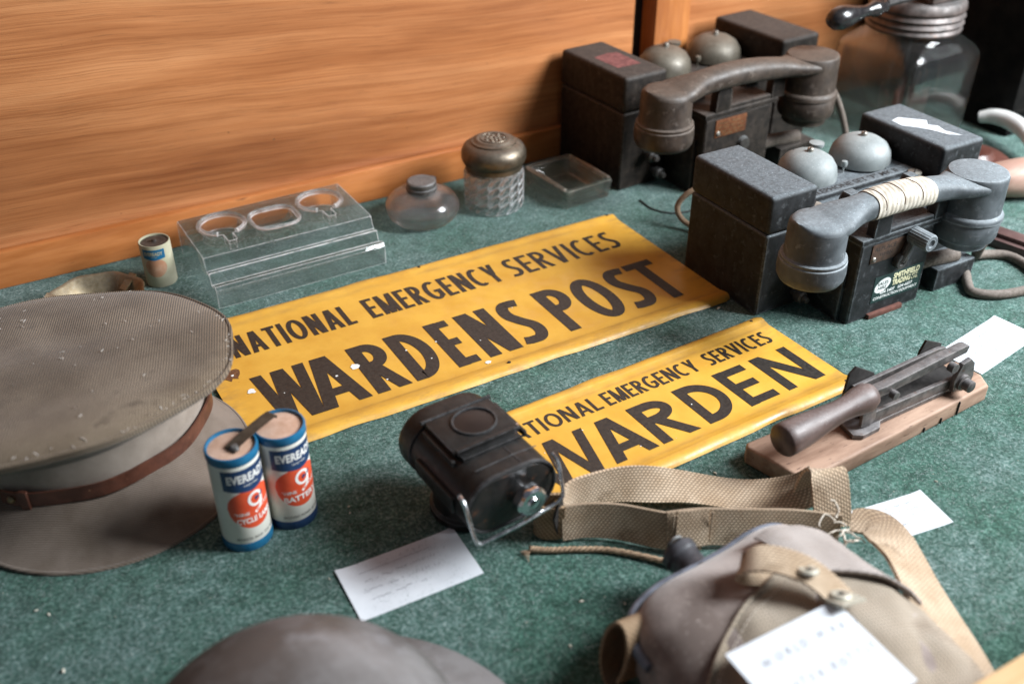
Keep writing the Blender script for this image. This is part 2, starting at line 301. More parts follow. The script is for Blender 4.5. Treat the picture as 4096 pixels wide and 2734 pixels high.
class MB:
    def __init__(self): self.bm = bmesh.new(); self.uv = self.bm.loops.layers.uv.new('UVMap')
    def add(self, vs, fs, M=None, uvs=None):
        V = [self.bm.verts.new((M @ Vector(v)) if M else v) for v in vs]
        for k, f in enumerate(fs):
            try: F = self.bm.faces.new([V[i] for i in f])
            except ValueError: continue
            if uvs:
                for l, i in zip(F.loops, f): l[self.uv].uv = uvs[i]
        return self
    def box(self, lo, hi, bev=0, M=None, seg=2):
        t = bmesh.new(); bmesh.ops.create_cube(t, size=1)
        for v in t.verts: v.co = [lo[i] + (v.co[i] + .5) * (hi[i] - lo[i]) for i in range(3)]
        if bev: bmesh.ops.bevel(t, geom=t.edges[:], offset=bev, segments=seg, profile=.6, affect='EDGES', clamp_overlap=True)
        return self.take(t, M)
    def take(self, t, M=None):
        t.verts.index_update(); vs = [v.co.copy() for v in t.verts]; fs = [[v.index for v in f.verts] for f in t.faces]; t.free()
        return self.add(vs, fs, M)
    def lathe(self, prof, n=40, M=None, wob=None):
        vs, fs, ring = [], [], []
        for r, z in prof:
            if r < 1e-5: ring.append([len(vs)]); vs.append((0, 0, z))
            else:
                ring.append(list(range(len(vs), len(vs) + n)))
                for k in range(n):
                    a = 2 * math.pi * k / n; q = r * (wob(a, z) if wob else 1); vs.append((q * math.cos(a), q * math.sin(a), z))
        for A, B in zip(ring, ring[1:]):
            for k in range(n):
                a0, a1, b0, b1 = A[k % len(A)], A[(k + 1) % len(A)], B[k % len(B)], B[(k + 1) % len(B)]
                f = [a0, a1, b1, b0]; f = list(dict.fromkeys(f))
                if len(f) > 2: fs.append(f)
        return self.add(vs, fs, M)
    def tube(self, pts, r, n=8, closed=False, rf=None, M=None, cap=True):
        P = [Vector(p) for p in pts]; N = len(P); vs, fs = [], []
        prev = None
        for i, p in enumerate(P):
            t = ((P[(i + 1) % N] - P[i - 1]) if closed else (P[min(i + 1, N - 1)] - P[max(i - 1, 0)])).normalized()
            if prev is None:
                s = t.cross(Vector((0, 0, 1)));  s = s if s.length > .05 else t.cross(Vector((1, 0, 0)))
            else: s = prev - t * prev.dot(t)
            s.normalize(); prev = s; u = t.cross(s); q = r * (rf(i / (N - 1)) if rf else 1)
            for k in range(n):
                a = 2 * math.pi * k / n; vs.append(p + s * (q * math.cos(a)) + u * (q * math.sin(a)))
        for i in range(N if closed else N - 1):
            for k in range(n):
                a, b = i * n, ((i + 1) % N) * n; fs.append([a + k, a + (k + 1) % n, b + (k + 1) % n, b + k])
        if cap and not closed: fs.append(list(range(n))[::-1]); fs.append(list(range((N - 1) * n, N * n)))
        return self.add(vs, fs, M)
    def loft(self, rings, M=None, cap=True):
        n = len(rings[0]); vs = [v for r in rings for v in r]; fs = []
        for i in range(len(rings) - 1):
            for k in range(n): fs.append([i * n + k, i * n + (k + 1) % n, (i + 1) * n + (k + 1) % n, (i + 1) * n + k])
        if cap: fs.append(list(range(n))[::-1]); fs.append(list(range((len(rings) - 1) * n, len(rings) * n)))
        return self.add(vs, fs, M)
    def prism(self, out, z0, z1, bev=0, M=None, seg=2):
        t = bmesh.new(); n = len(out)
        lo = [t.verts.new((x, y, z0)) for x, y in out]; hi = [t.verts.new((x, y, z1)) for x, y in out]
        t.faces.new(lo[::-1]); t.faces.new(hi)
        for k in range(n): t.faces.new([lo[k], lo[(k + 1) % n], hi[(k + 1) % n], hi[k]])
        bmesh.ops.recalc_face_normals(t, faces=t.faces)
        if bev:
            e = [e for e in t.edges if abs(e.verts[0].co.z - e.verts[1].co.z) < 1e-6]
            bmesh.ops.bevel(t, geom=e, offset=bev, segments=seg, profile=.6, affect='EDGES', clamp_overlap=True)
        return self.take(t, M)
    def grid(self, fn, nu, nv, M=None, thick=0, closed=False):
        vs = [fn(i / nu, j / nv) for i in range(nu + 1) for j in range(nv + 1)]; fs = []
        for i in range(nu):
            for j in range(nv): a = i * (nv + 1) + j; fs.append([a, a + nv + 1, a + nv + 2, a + 1])
        if thick:
            t = bmesh.new(); V = [t.verts.new(v) for v in vs]
            for f in fs: t.faces.new([V[i] for i in f])
            bmesh.ops.remove_doubles(t, verts=t.verts[:], dist=1e-4); bmesh.ops.recalc_face_normals(t, faces=t.faces)
            bmesh.ops.solidify(t, geom=t.faces[:], thickness=thick)
            return self.take(t, M)
        return self.add(vs, fs, M)
    def ribbon(self, pts, ups, w, th, n=60, M=None):
        P = crom(pts, n); U = crom(ups, n); W = crom([(x, 0, 0) for x in w], n) if isinstance(w, (list, tuple)) else None
        vs, uvs, fs = [], [], []; L = 0
        for i, p in enumerate(P):
            t = (P[min(i + 1, n)] - P[max(i - 1, 0)]).normalized(); u = U[i] - t * U[i].dot(t); u.normalize(); nn = t.cross(u)
            if i: L += (P[i] - P[i - 1]).length
            h = (W[i].x if W else w) / 2
            for a, b in ((-1, -1), (1, -1), (1, 1), (-1, 1)):
                vs.append(p + u * (h * a) + nn * (th / 2 * b)); uvs.append((L * CM, h * a * CM))
        for i in range(n):
            for k in range(4): fs.append([i * 4 + k, i * 4 + (k + 1) % 4, i * 4 + 4 + (k + 1) % 4, i * 4 + 4 + k])
        fs.append([3, 2, 1, 0]); fs.append([n * 4 + k for k in range(4)])
        return self.add(vs, fs, M, uvs)
    def build(self, name, mt, parent=None, smooth=35, fix=True):
        if fix: bmesh.ops.recalc_face_normals(self.bm, faces=self.bm.faces[:])
        bmesh.ops.scale(self.bm, vec=(CM,) * 3, verts=self.bm.verts[:])
        me = bpy.data.meshes.new(name); self.bm.to_mesh(me); self.bm.free()
        if smooth:
            for p in me.polygons: p.use_smooth = True
            me.set_sharp_from_angle(angle=R(smooth))
        me.materials.append(MAT[mt] if isinstance(mt, str) else mt)
        o = bpy.data.objects.new(name, me); COL.objects.link(o)
        if parent: o.parent = parent
        return o
def thing(name, label, cat, loc=(0, 0, 0), rz=0, group=None, s=1):
    o = bpy.data.objects.new(name, None); COL.objects.link(o); o.empty_display_size = .02
    o.location = [c * CM for c in loc]; o.rotation_euler = (0, 0, R(rz)); o.scale = (s,) * 3
    return tag(o, label, cat, group)
def tag(o, label, cat, group=None):
    o['label'] = label; o['category'] = cat
    if group: o['group'] = group
    return o
def struct(o): o['kind'] = 'structure'; return o
def stuff(o): o['kind'] = 'stuff'; return o
_txt = {}
def text2d(s, offset=0.0, shear=0.0):
    k = (s, offset, shear)
    if k not in _txt:
        cu = bpy.data.curves.new('t', 'FONT'); cu.body = s; cu.size = 1; cu.offset = offset; cu.shear = shear; cu.resolution_u = 4
        o = bpy.data.objects.new('t', cu); COL.objects.link(o); dg = bpy.context.evaluated_depsgraph_get()
        me = bpy.data.meshes.new_from_object(o.evaluated_get(dg))
        _txt[k] = ([tuple(v.co) for v in me.vertices], [list(p.vertices) for p in me.polygons])
        bpy.data.objects.remove(o); bpy.data.curves.remove(cu); bpy.data.meshes.remove(me)
    return _txt[k]
def fit(mb, s, x0, x1, y0, y1, z, offset=0., M=None, fn=None):
    vs, fs = text2d(s, offset); xs = [v[0] for v in vs]; ys = [v[1] for v in vs]
    ax, bx, ay, by = min(xs), max(xs), min(ys), max(ys)
    q = [(x0 + (v[0] - ax) / (bx - ax) * (x1 - x0), y0 + (v[1] - ay) / (by - ay) * (y1 - y0), z) for v in vs]
    if fn: q = [fn(*p) for p in q]
    mb.add(q, fs, M)
WID = {'I': .26, 'E': .62, 'L': .6, 'S': .66, 'T': .72, 'M': 1.0, 'O': 1.02, 'W': 1.2, 'N': .86, 'A': .92, 'C': .84, 'G': .92, 'Y': .8, 'R': .74, 'V': .86, 'D': .86, 'P': .68, ' ': .5}
def word_boxes(w, x0, x1, gap=.16):
    ws = [WID.get(c, .75) for c in w]; tot = sum(ws) + gap * (len(w) - 1); k = (x1 - x0) / tot; out = []; x = x0
    for c, a in zip(w, ws): out.append((c, x, x + a * k)); x += (a + gap) * k
    return out
def glyph(c, w, h, t):
    """strokes of one capital: list of vertex strips [(left, right), ...] in cm, box w x h, stroke t"""
    def bar(xb, xt, th=None, y0=0, y1=h):
        th = th or t * math.hypot(1, (xt - xb) / max(.01, y1 - y0)); return [((xb - th / 2, y0), (xb + th / 2, y0)), ((xt - th / 2, y1), (xt + th / 2, y1))]
    def hb(y, x0, x1, th=None):
        th = (th or t * .92) / 2; return [((x0, y - th), (x0, y + th)), ((x1, y - th), (x1, y + th))]
    def curve(P, th=t):
        out = []
        for i, p in enumerate(P):
            a, b = P[max(i - 1, 0)], P[min(i + 1, len(P) - 1)]; dx, dy = b[0] - a[0], b[1] - a[1]; l = math.hypot(dx, dy) or 1
            out.append(((p[0] - dy / l * th / 2, p[1] + dx / l * th / 2), (p[0] + dy / l * th / 2, p[1] - dx / l * th / 2)))
        return out
    def arc(cx, cy, rx, ry, a0, a1, n=26): return [(cx + rx * math.cos(R(a0 + (a1 - a0) * k / n)), cy + ry * math.sin(R(a0 + (a1 - a0) * k / n))) for k in range(n + 1)]
    k = t / 2
    if c == 'I': return [bar(w / 2, w / 2)]
    if c == 'L': return [bar(k, k), hb(k, t, w)]
    if c == 'T': return [hb(h - k, 0, w), bar(w / 2, w / 2, None, 0, h - t * .9)]
    if c == 'E': return [bar(k, k), hb(k, t, w), hb(h - k, t, w), hb(h * .51, t, w * .9)]
    if c == 'A': return [bar(k * 1.1, w / 2 - k * .25), bar(w - k * 1.1, w / 2 + k * .25), hb(h * .28, w * .2, w * .8)]
    if c == 'V': return [bar(w / 2 - k * .2, k * 1.1), bar(w / 2 + k * .2, w - k * 1.1)]
    if c == 'N': return [bar(k, k), bar(w - k, w - k), bar(w - k * 1.15, k * 1.15, t * 1.22)]
    if c == 'M': return [bar(k, k, t * .95), bar(w - k, w - k, t * .95), bar(w / 2 - k * .2, k * 1.2), bar(w / 2 + k * .2, w - k * 1.2)]
    if c == 'W': t *= .86; k = t / 2
    if c == 'W': return [bar(w * .27, k * 1.1), bar(w * .30, w * .5 - k * .15), bar(w * .70, w * .5 + k * .15), bar(w * .73, w - k * 1.1)]
    if c == 'Y': return [bar(w / 2, w / 2, None, 0, h * .48), bar(w / 2 - k * .3, k * 1.1, None, h * .42, h), bar(w / 2 + k * .3, w - k * 1.1, None, h * .42, h)]
    if c == 'O': return [curve(arc(w / 2, h / 2, w / 2 - k, h / 2 - k, 0, 360, 44))]
    if c == 'C': return [curve(arc(w * .56, h / 2, w * .56 - k, h / 2 - k, 58, 302, 34))]
    if c == 'G': return [curve(arc(w * .54, h / 2, w * .54 - k, h / 2 - k, 56, 318, 34)), bar(w - k, w - k, None, h * .12, h * .45), hb(h * .45, w * .55, w)]
    if c == 'D': return [bar(k, k), curve([(t * .9, h - k)] + arc(w * .30, h / 2, w * .70 - k, h / 2 - k, 90, -90, 30) + [(t * .9, k)])]
    if c == 'P': return [bar(k, k), curve([(t * .9, h - k)] + arc(w * .45, h * .725, w * .55 - k, h * .275 - k, 90, -90, 22) + [(t * .9, h * .45 + k)])]
    if c == 'R': return [bar(k, k), curve([(t * .9, h - k)] + arc(w * .42, h * .735, w * .52 - k, h * .265 - k, 90, -90, 22) + [(t * .9, h * .47 + k)]), bar(w - k * 1.1, w * .42, None, 0, h * .5)]
    if c == 'S': return [curve([(w * .9, h - k * 1.25), (w * .72, h - k * 1.02)] + arc(w * .5, h * .745, w * .44 - k, h * .255 - k, 90, 225, 16) + [(w * .5, h * .5)] + arc(w * .47, h * .265, w * .51 - k, h * .265 - k, 40, -90, 18) + [(w * .22, k * 1.02), (w * .04, k * 1.3)])]
def lettering(name, boxes, y0, y1, z, parent, mt='ink', t=.7, M=None):
    for c, a, b in boxes:
        mb = MB()
        for i, st in enumerate(glyph(c, b - a, y1 - y0, t)):
            vs = [(a + p[0], y0 + p[1], z + .003 * i) for pr_ in st for p in pr_]
            mb.add(vs, [[2 * k, 2 * k + 1, 2 * k + 3, 2 * k + 2] for k in range(len(st) - 1)], M)
        mb.build(name, mt, parent, smooth=0, fix=False)
def blob(mb, x, y, z, r, n=12, seed=0, j=.35, sx=1, sy=1, M=None):
    rd = random.Random(seed); pts = [(x + sx * r * (1 + rd.uniform(-j, j)) * math.cos(2 * math.pi * k / n), y + sy * r * (1 + rd.uniform(-j, j)) * math.sin(2 * math.pi * k / n), z) for k in range(n)]
    mb.add(pts, [list(range(n))], M)
def scribble(mb, x0, x1, y, h, z, seed, th=.035):
    rd = random.Random(seed); x = x0; pts = []
    while x < x1:
        pts.append((x, y + rd.uniform(-h / 2, h / 2), z)); x += rd.uniform(.05, .16)
        if rd.random() < .10:
            _stroke(mb, pts, th); pts = []; x += h * .8
    _stroke(mb, pts, th)
def _stroke(mb, pts, th):
    if len(pts) < 2: return
    vs, fs = [], []
    for i, p in enumerate(pts):
        vs += [(p[0], p[1] - th / 2, p[2]), (p[0] + th * .3, p[1] + th / 2, p[2])]
        if i: fs.append([2 * i - 2, 2 * i, 2 * i + 1, 2 * i - 1])
    mb.add(vs, fs)
def handwriting(mb, s, x, y, h, z, seed, gap=1.0):
    rd = random.Random(seed)
    for c in s:
        if c == ' ': x += h * .75 * gap; continue
        vs, fs = text2d(c, -.016, .25); k = h / .73; a = rd.uniform(-.12, .12); dy = rd.uniform(-.12, .12) * h
        q = [(x + (v[0] * math.cos(a) - v[1] * math.sin(a)) * k * .8, y + dy + (v[0] * math.sin(a) + v[1] * math.cos(a)) * k, z) for v in vs]
        mb.add(q, fs); x += (max(v[0] for v in vs) * .8 * k + h * .3) * gap

# ================================================================== SETTING
tb = MB(); tb.box((-90, 16, -3), (190, 112, 0)); struct(tb.build('baize_table', 'baize', smooth=0))
bw = struct(MB().box((-90, 107.6, .02), (80.4, 110, 90), .15).build('back_wall', 'wall', smooth=30))
MB().box((-90, 106.4, .02), (80.3, 107.55, 4.1), .25).build('plinth_board', 'plinth', bw)
MB().box((79.4, 110.2, .02), (84.2, 111.2, 90)).build('panel_gap', 'black', bw)  # black slab at the back of the recess, its shade put into the colour
MB().box((83.6, 107.2, .02), (89.2, 110.4, 90), .2).build('upright_post', 'postwood', bw)
MB().box((84.3, 110.42, .02), (190, 112, 90), .1).build('wall_panel', 'wall', bw)
rl = MB(); rl.box((-40, 14.6, -3), (150, 18.35, 9.6), .5); struct(rl.build('case_front_rail', 'rail'))

# ================================================================== YELLOW SIGNS
def sign_plate(W, H, name, root, seed, rim):
    prof = [(0, .06), (.22, .32), (.6, .50), (1.0, .52), (rim - .3, .44), (rim, .36), (rim + .3, .28), (H - rim - .3, .28), (H - rim, .36), (H - rim + .3, .44), (H - 1.0, .52), (H - .6, .50), (H - .22, .32), (H, .06)]
    ys = []
    for (a, za), (b, zb) in zip(prof, prof[1:]):
        k = 8 if b - a > 3 else 2
        for i in range(k): ys.append((a + (b - a) * i / k, za + (zb - za) * i / k))
    ys.append(prof[-1]); n = len(ys) - 1
    rd = random.Random(seed); ph = [rd.uniform(0, 6) for _ in range(4)]
    def fn(u, v):
        y, z = ys[round(v * n)]; x = u * W; e = max(0, 1 - min(y, H - y) / 1.2)
        wob = e * (.10 * math.sin(x * .35 + ph[0]) + .07 * math.sin(x * .9 + ph[1]))
        cx = min(x, W - x); crn = .25 if (cx < .35 and e > 0) else 0
        yy = y + (crn if y < H / 2 else -crn) * e
        return (x, yy + .5 * wob * (1 if y > H / 2 else -1), z + .5 * abs(wob))
    mb = MB(); mb.grid(fn, 70, n, thick=.045); return mb.build(name, enamel('yellow_enamel', W * CM, H * CM), root, smooth=60)
s1 = thing('enamel_sign', 'long yellow metal sign reading national emergency services wardens post', 'sign', (14.1, 66.55, 0.02))
sign_plate(50.4, 22.25, 'plate', s1, 3, 1.7)
O1 = Tm(-14.1, -66.55, 0); zt = .315
for w, a, b in (('NATIONAL', 17.15, 29.5), ('EMERGENCY', 31.1, 46.3), ('SERVICES', 47.4, 61.4)):
    lettering('letter', word_boxes(w, a, b), 81.35, 85.15, zt, s1, t=.49, M=O1)
lettering('letter', [('W', 17.1, 22.3), ('A', 21.35, 25.95), ('R', 26.45, 29.85), ('D', 30.3, 33.75), ('E', 34.6, 36.95), ('N', 37.9, 41.45), ('S', 42.0, 45.1), ('P', 46.85, 50.1), ('O', 50.6, 54.5), ('S', 55.0, 58.1), ('T', 58.25, 61.75)], 69.55, 77.6, zt, s1, t=1.24, M=O1)
mb = MB(); blob(mb, 15.75, 79.0, .317, .85, 18, 5, .4, 1.05, 1, O1); mb.build('rust_patch', 'rust', s1, 0, False)
mb = MB(); blob(mb, 16.0, 78.8, .322, .16, 9, 8, .4, M=O1); mb.build('paint_fleck', 'whitespot', s1, 0, False)
for i, (x, y, r) in enumerate(((26.2, 74.5, .42), (16.7, 75.6, .38), (37.3, 69.0, .26), (24.2, 74.0, .13), (31.5, 74.6, .09), (33.0, 72.2, .08), (21.5, 72, .07), (28, 71.2, .09), (38.4, 72.6, .07), (44, 76.2, .06), (19.2, 73.9, .06), (34.6, 74.5, .1))):
    mb = MB(); blob(mb, x, y, .322 if y > 68.6 else .33, r, 11, 20 + i, .3, M=O1); mb.build('paint_fleck', 'whitespot', s1, 0, False)
for x, y in ((39.3, 88.05), (63.7, 88.1), (38.8, 67.75)):
    mb = MB(); mb.lathe([(.001, .545), (.17, .548), (.2, .45)], 14, O1 @ Tm(x, y, 0)); mb.build('nail_hole', 'steel_dark', s1)
s2 = thing('enamel_sign', 'shorter yellow metal sign reading national emergency services warden, under the black lamp', 'sign', (31.1, 48.25, 0.02), 1.7)
sign_plate(33.6, 13.4, 'plate', s2, 9, 1.5)
O2 = Tm(-31.1, -48.25, 0)
def unrot(x, y):
    a = R(-1.7); dx, dy = x - 31.1, y - 48.25; return dx * math.cos(a) - dy * math.sin(a), dx * math.sin(a) + dy * math.cos(a)
for w, a, b in (('NATIONAL', 32.4, 42.75), ('EMERGENCY', 43.35, 53.8), ('SERVICES', 55.0, 62.85)):
    lettering('letter', [(c, unrot(p, 58.3)[0], unrot(q, 58.3)[0]) for c, p, q in word_boxes(w, a, b)], 9.15, 11.1, zt, s2, t=.29)
lettering('letter', [(c, p - 31.1 + .15, q - 31.1 + .15) for c, p, q in (('W', 32.6, 39.5), ('A', 39.3, 43.75), ('R', 44.2, 48.2), ('D', 49.3, 53.2), ('E', 54.0, 57.4), ('N', 58.5, 63.0))], 2.55, 8.0, zt, s2, t=1.02)
for x, y in ((32.3, 12.75), (32.7, .75)):
    mb = MB(); mb.lathe([(.001, .545), (.15, .548), (.18, .45)], 14, Tm(x, y, 0)); mb.build('nail_hole', 'steel_dark', s2)
for i in range(7):
    mb = MB(); blob(mb, random.uniform(2, 31), random.uniform(2, 11), .321, random.uniform(.03, .07), 8, 60 + i); mb.build('paint_fleck', 'whitespot', s2, 0, False)

# ================================================================== PEAKED CAP
cap = thing('peaked_cap', 'worn khaki peaked cap with brown leather strap beside the twin battery', 'cap', (3, 75.5, 0))
FA = R(-50)
crown_c = Vector((-2.0, -2.6, 10.3))
cu_ = Vector((math.cos(FA), math.sin(FA), 0)); cv_ = Vector((-math.sin(FA), math.cos(FA), 0))
tA, tB = .11, -.08
def crown_pt(a, f, dz):
    rd = 1 + .012 * math.sin(5 * a + 1) + .010 * math.sin(9 * a)
    x, y = 14.5 * math.cos(a) * f * rd, 13.4 * math.sin(a) * f * rd
    return crown_c + cu_ * x + cv_ * y + Vector((0, 0, x * tA + y * tB + dz))
def band_pt(a, r, z):
    d = cu_ * math.cos(a) + cv_ * math.sin(a); return Vector((d.x * r, d.y * r * 1.0, z))
NA = 96
def topz(f, a): return .75 * (1 - f ** 3) - .45 * max(0, (f - .9) / .1) ** 2 - .30 * math.exp(-((f * math.cos(a + .6) - .55) / .16) ** 2 - (f * math.sin(a + .6) / .5) ** 2) - .35 * math.exp(-((f * math.cos(a - 1.1) - .2) / .14) ** 2 - (f * math.sin(a - 1.1) / .55) ** 2) + .16 * math.sin(3 * a + 5 * f) * f * f * (1 - f) * 6 + .12 * math.sin(7 * a + 3) * f ** 3 * (1 - f) * 6 - .45 * math.exp(-((f * math.cos(a - 2.6) - .35) / .28) ** 2) * (1 - f * f)
rings = []
for f in [.02, .12, .25, .38, .5, .62, .74, .84, .92, .97, .992, 1.0]:
    rings.append([crown_pt(2 * math.pi * k / NA, f, topz(f, 2 * math.pi * k / NA) + .3) for k in range(NA)])
rings.append([crown_pt(2 * math.pi * k / NA, 1.008, -.35) for k in range(NA)])
rings.append([crown_pt(2 * math.pi * k / NA, 1.008, -.60) for k in range(NA)])
rings.append([crown_pt(2 * math.pi * k / NA, .985, -.95) for k in range(NA)])
under = []
for t in (.25, .5, .75, 1.0):
    rr = []
    for k in range(NA):
        a = 2 * math.pi * k / NA; p = crown_pt(a, .985, -1.0); q = band_pt(a, 9.55, 6.9 + 1.0 * math.cos(a))
        m = p.lerp(q, t); m.z -= .7 * math.sin(math.pi * t) + .25 * math.sin(6 * a) * math.sin(math.pi * t); rr.append(m)
    under.append(rr)
mb = MB(); mb.loft(rings + under); crown = mb.build('crown', 'khaki', cap, smooth=70)
ed = MB(); ed.tube([crown_pt(2 * math.pi * k / 120, 1.006, -.18) for k in range(120)], .16, 8, closed=True); ed.build('crown_piping', 'khaki', crown)
mb = MB(); mb.loft([[band_pt(2 * math.pi * k / NA, 9.6 + b, z if i < 4 else 7.2 + 1.0 * math.cos(2 * math.pi * k / NA)) for k in range(NA)] for i, (b, z) in enumerate(((.15, .5), (.1, 2), (0.02, 4), (-.0, 5.5), (0, 7.2)))], cap=False); band = mb.build('band', 'khaki_band', cap, smooth=70)
def peak_pt(a, t, lift=0):
    w = max(0, math.cos(a * 90 / 84 * R(90) / R(90))) if abs(a) < R(84) else 0
    d = 5.7 * (math.cos(min(abs(a) / R(93), 1) * math.pi / 2)) ** .95
    r = 9.75 + d * t; z = 2.1 * (1 - t) ** 1.2 + .25 + .9 * (1 - math.cos(a)) * .8 * t * (1) - .1 * t
    p = band_pt(a - R(36), r, z + lift); return p
mb = MB(); mb.grid(lambda u, v: peak_pt(R(-90) + u * R(180), v), 60, 10, thick=.22); mb.build('peak', 'khaki_peak', cap, smooth=60)
mb = MB(); mb.tube([peak_pt(R(-90) + k / 80 * R(180), 1.0, -.1) for k in range(81)], .17, 8); mb.build('peak_binding', 'khaki_peak', cap)
mb = MB(); P = [band_pt(R(-88) + k / 40 * R(166), 9.98 + .08 * math.sin(k * .7), 3.05 + .55 * math.cos(R(-88) + k / 40 * R(166)) - .3) for k in range(41)]
mb.ribbon(P, [(0, 0, 1)] * 41, 1.25, .16, 120); strap = mb.build('chin_strap', 'leather', cap, smooth=50)
for a, s_ in ((R(64), 1), (R(-76), 1)):
    M = frame(band_pt(a, 10.1, 2.9), band_pt(a, 1, 0))
    mb = MB(); mb.box((-.35, -.85, -.1), (.35, .85, .22), .08, M); mb.build('slider_loop', 'leather', strap)
M = frame(band_pt(R(-82), 10.15, 2.85), band_pt(R(-82), 1, 0)); mb = MB(); mb.lathe([(0, .3), (.2, .27), (.32, .12), (.32, -.1)], 18, M); mb.build('button', 'brass', strap)
M = frame(band_pt(R(72), 10.15, 3.6), band_pt(R(72), 1, 0)); mb = MB(); mb.box((-.28, -1.9, -.1), (.28, 1.5, .12), .06, M); mb.build('strap_end', 'leather', strap)
rd = random.Random(4); mb = MB()
for i in range(170):                                   # frayed thread ends on the crown
    if i < 80: a, f = rd.uniform(-2.2, .9), rd.uniform(.97, 1.01)
    elif i < 130: a, f = rd.gauss(2.9, .35), rd.gauss(.72, .10)
    else: a, f = rd.uniform(0, 6.28), rd.uniform(.1, .97)
    p = crown_pt(a, f, (topz(min(f, 1), a) if f < 1 else -.2) + .36); d = Vector((rd.uniform(-1, 1), rd.uniform(-1, 1), rd.uniform(-.1, .25))).normalized()
    L = rd.uniform(.08, .38); mb.tube([p, p + d * L * .5 + Vector((0, 0, .04)), p + d * L + Vector((rd.uniform(-.08, .08), rd.uniform(-.08, .08), 0))], rd.uniform(.014, .034), 3)
stuff(mb.build('loose_threads', 'thread', crown))

# ================================================================== BATTERIES
def cyl(R_, th0=0.0):                                   # wrap a flat (u, v) drawing round a cylinder; u measured along the arc from the facing angle
    return lambda u, v, z: ((R_ + z) * math.cos(th0 + u / R_), (R_ + z) * math.sin(th0 + u / R_), v)
def strip(mb, fn, top, bot, u0, u1, n, z):
    vs, fs = [], []
    for i in range(n + 1):
        u = u0 + (u1 - u0) * i / n; vs += [fn(u, bot(u), z), fn(u, top(u), z)]
        if i: fs.append([2 * i - 2, 2 * i, 2 * i + 1, 2 * i - 1])
    mb.add(vs, fs)
def cell_label(parent, Rr, th, sc, words, navy, ybase, faded=False):
    fn = cyl(Rr, th); z = .012
    bc = 'cell_navy' if navy else 'cell_blue'
    if faded: bc = 'cell_blue'
    yb = ybase
    W = 1.62 * sc
    mb = MB(); bot = lambda u: yb + 4.45 * sc - .28 * sc * max(0, 1 - abs(u) / (W * 1.05)); strip(mb, fn, lambda u: yb + 5.85 * sc, bot, -W, W, 26, z)
    lab = mb.build('label_banner', bc, parent, 60, False)
    mb = MB(); a_, b_ = 1.6 * sc, 1.62 * sc; cy_ = yb + 3.1 * sc
    strip(mb, fn, lambda u: cy_ + b_ * math.sqrt(max(0, 1 - (u / a_) ** 2)) * .80, lambda u: cy_ - b_ * math.sqrt(max(0, 1 - (u / a_) ** 2)), -a_, a_, 32, z * .5)
    ov = mb.build('label_oval', 'cell_orange' if faded else 'cell_red', parent, 60, False)
    wt = 'cell_paper_old' if faded else 'cell_white'
    mb = MB(); fit(mb, 'EVEREADY', -1.32 * sc, 1.32 * sc, yb + 4.92 * sc, yb + 5.5 * sc, z + .012, .03, fn=fn); mb.build('lettering', wt, lab, 0, False)
    mb = MB(); fit(mb, 'TRADE MARK', -.45 * sc, .5 * sc, yb + 4.62 * sc, yb + 4.74 * sc, z + .012, 0, fn=fn); mb.build('lettering', wt, lab, 0, False)
    if not faded:
        mb = MB(); cx9, cy9, r9, t9 = .12 * sc, yb + 3.52 * sc, .40 * sc, .085 * sc
        P9 = [(cx9 + r9 * math.cos(R(a)), cy9 + r9 * 1.12 * math.sin(R(a))) for a in range(-30, 331, 12)]
        T9 = [(cx9 + r9 * math.cos(R(-15)), cy9 - .12 * sc), (cx9 + r9 * .9, cy9 - .45 * sc), (cx9 + r9 * .5, cy9 - .75 * sc), (cx9 - r9 * .35, cy9 - .98 * sc)]
        for q, PP in enumerate((P9, T9)):
            vv = []
            for i_, p in enumerate(PP):
                a_0, b_0 = PP[max(i_ - 1, 0)], PP[min(i_ + 1, len(PP) - 1)]; dx, dy = b_0[0] - a_0[0], b_0[1] - a_0[1]; l_ = math.hypot(dx, dy) or 1
                vv += [fn(p[0] - dy / l_ * t9, p[1] + dx / l_ * t9, z + .006 + .004 * q), fn(p[0] + dy / l_ * t9, p[1] - dx / l_ * t9, z + .006 + .004 * q)]
            mb.add(vv, [[2 * k, 2 * k + 1, 2 * k + 3, 2 * k + 2] for k in range(len(PP) - 1)])
        mb.build('lettering', wt, ov, 0, False)
        mb = MB(); mb.add([fn(*p) for p in ((.10 * sc, yb + 3.36 * sc, z + .018), (.55 * sc, yb + 3.52 * sc, z + .018), (1.25 * sc, yb + 3.98 * sc, z + .018), (.62 * sc, yb + 3.78 * sc, z + .018), (.08 * sc, yb + 3.62 * sc, z + .018))], [[0, 1, 2, 3, 4]]); mb.build('arrow_mark', 'cell_navy', ov, 0, False)
        mb = MB(); fit(mb, '"NINE', -1.25 * sc, -.38 * sc, yb + 2.52 * sc, yb + 2.76 * sc, z + .008, .01, fn=fn); fit(mb, 'LIVES"', .45 * sc, 1.35 * sc, yb + 2.75 * sc, yb + 2.98 * sc, z + .008, .01, fn=fn); mb.build('lettering', wt, ov, 0, False)
        mb = MB(); fit(mb, words[0], -1.18 * sc, 1.12 * sc, yb + 1.92 * sc, yb + 2.32 * sc, z + .008, .03, fn=fn); mb.build('lettering', wt, ov, 0, False)
        mb = MB(); fit(mb, words[1], -1.35 * sc, 1.35 * sc, yb + .68 * sc, yb + .84 * sc, z + .008, 0, fn=fn); mb.build('lettering', 'ink', parent, 0, False)
tw = thing('twin_battery', 'pair of joined blue and cream cycle lamp batteries with waxed tops', 'battery', (12.75, 58.9, 0))
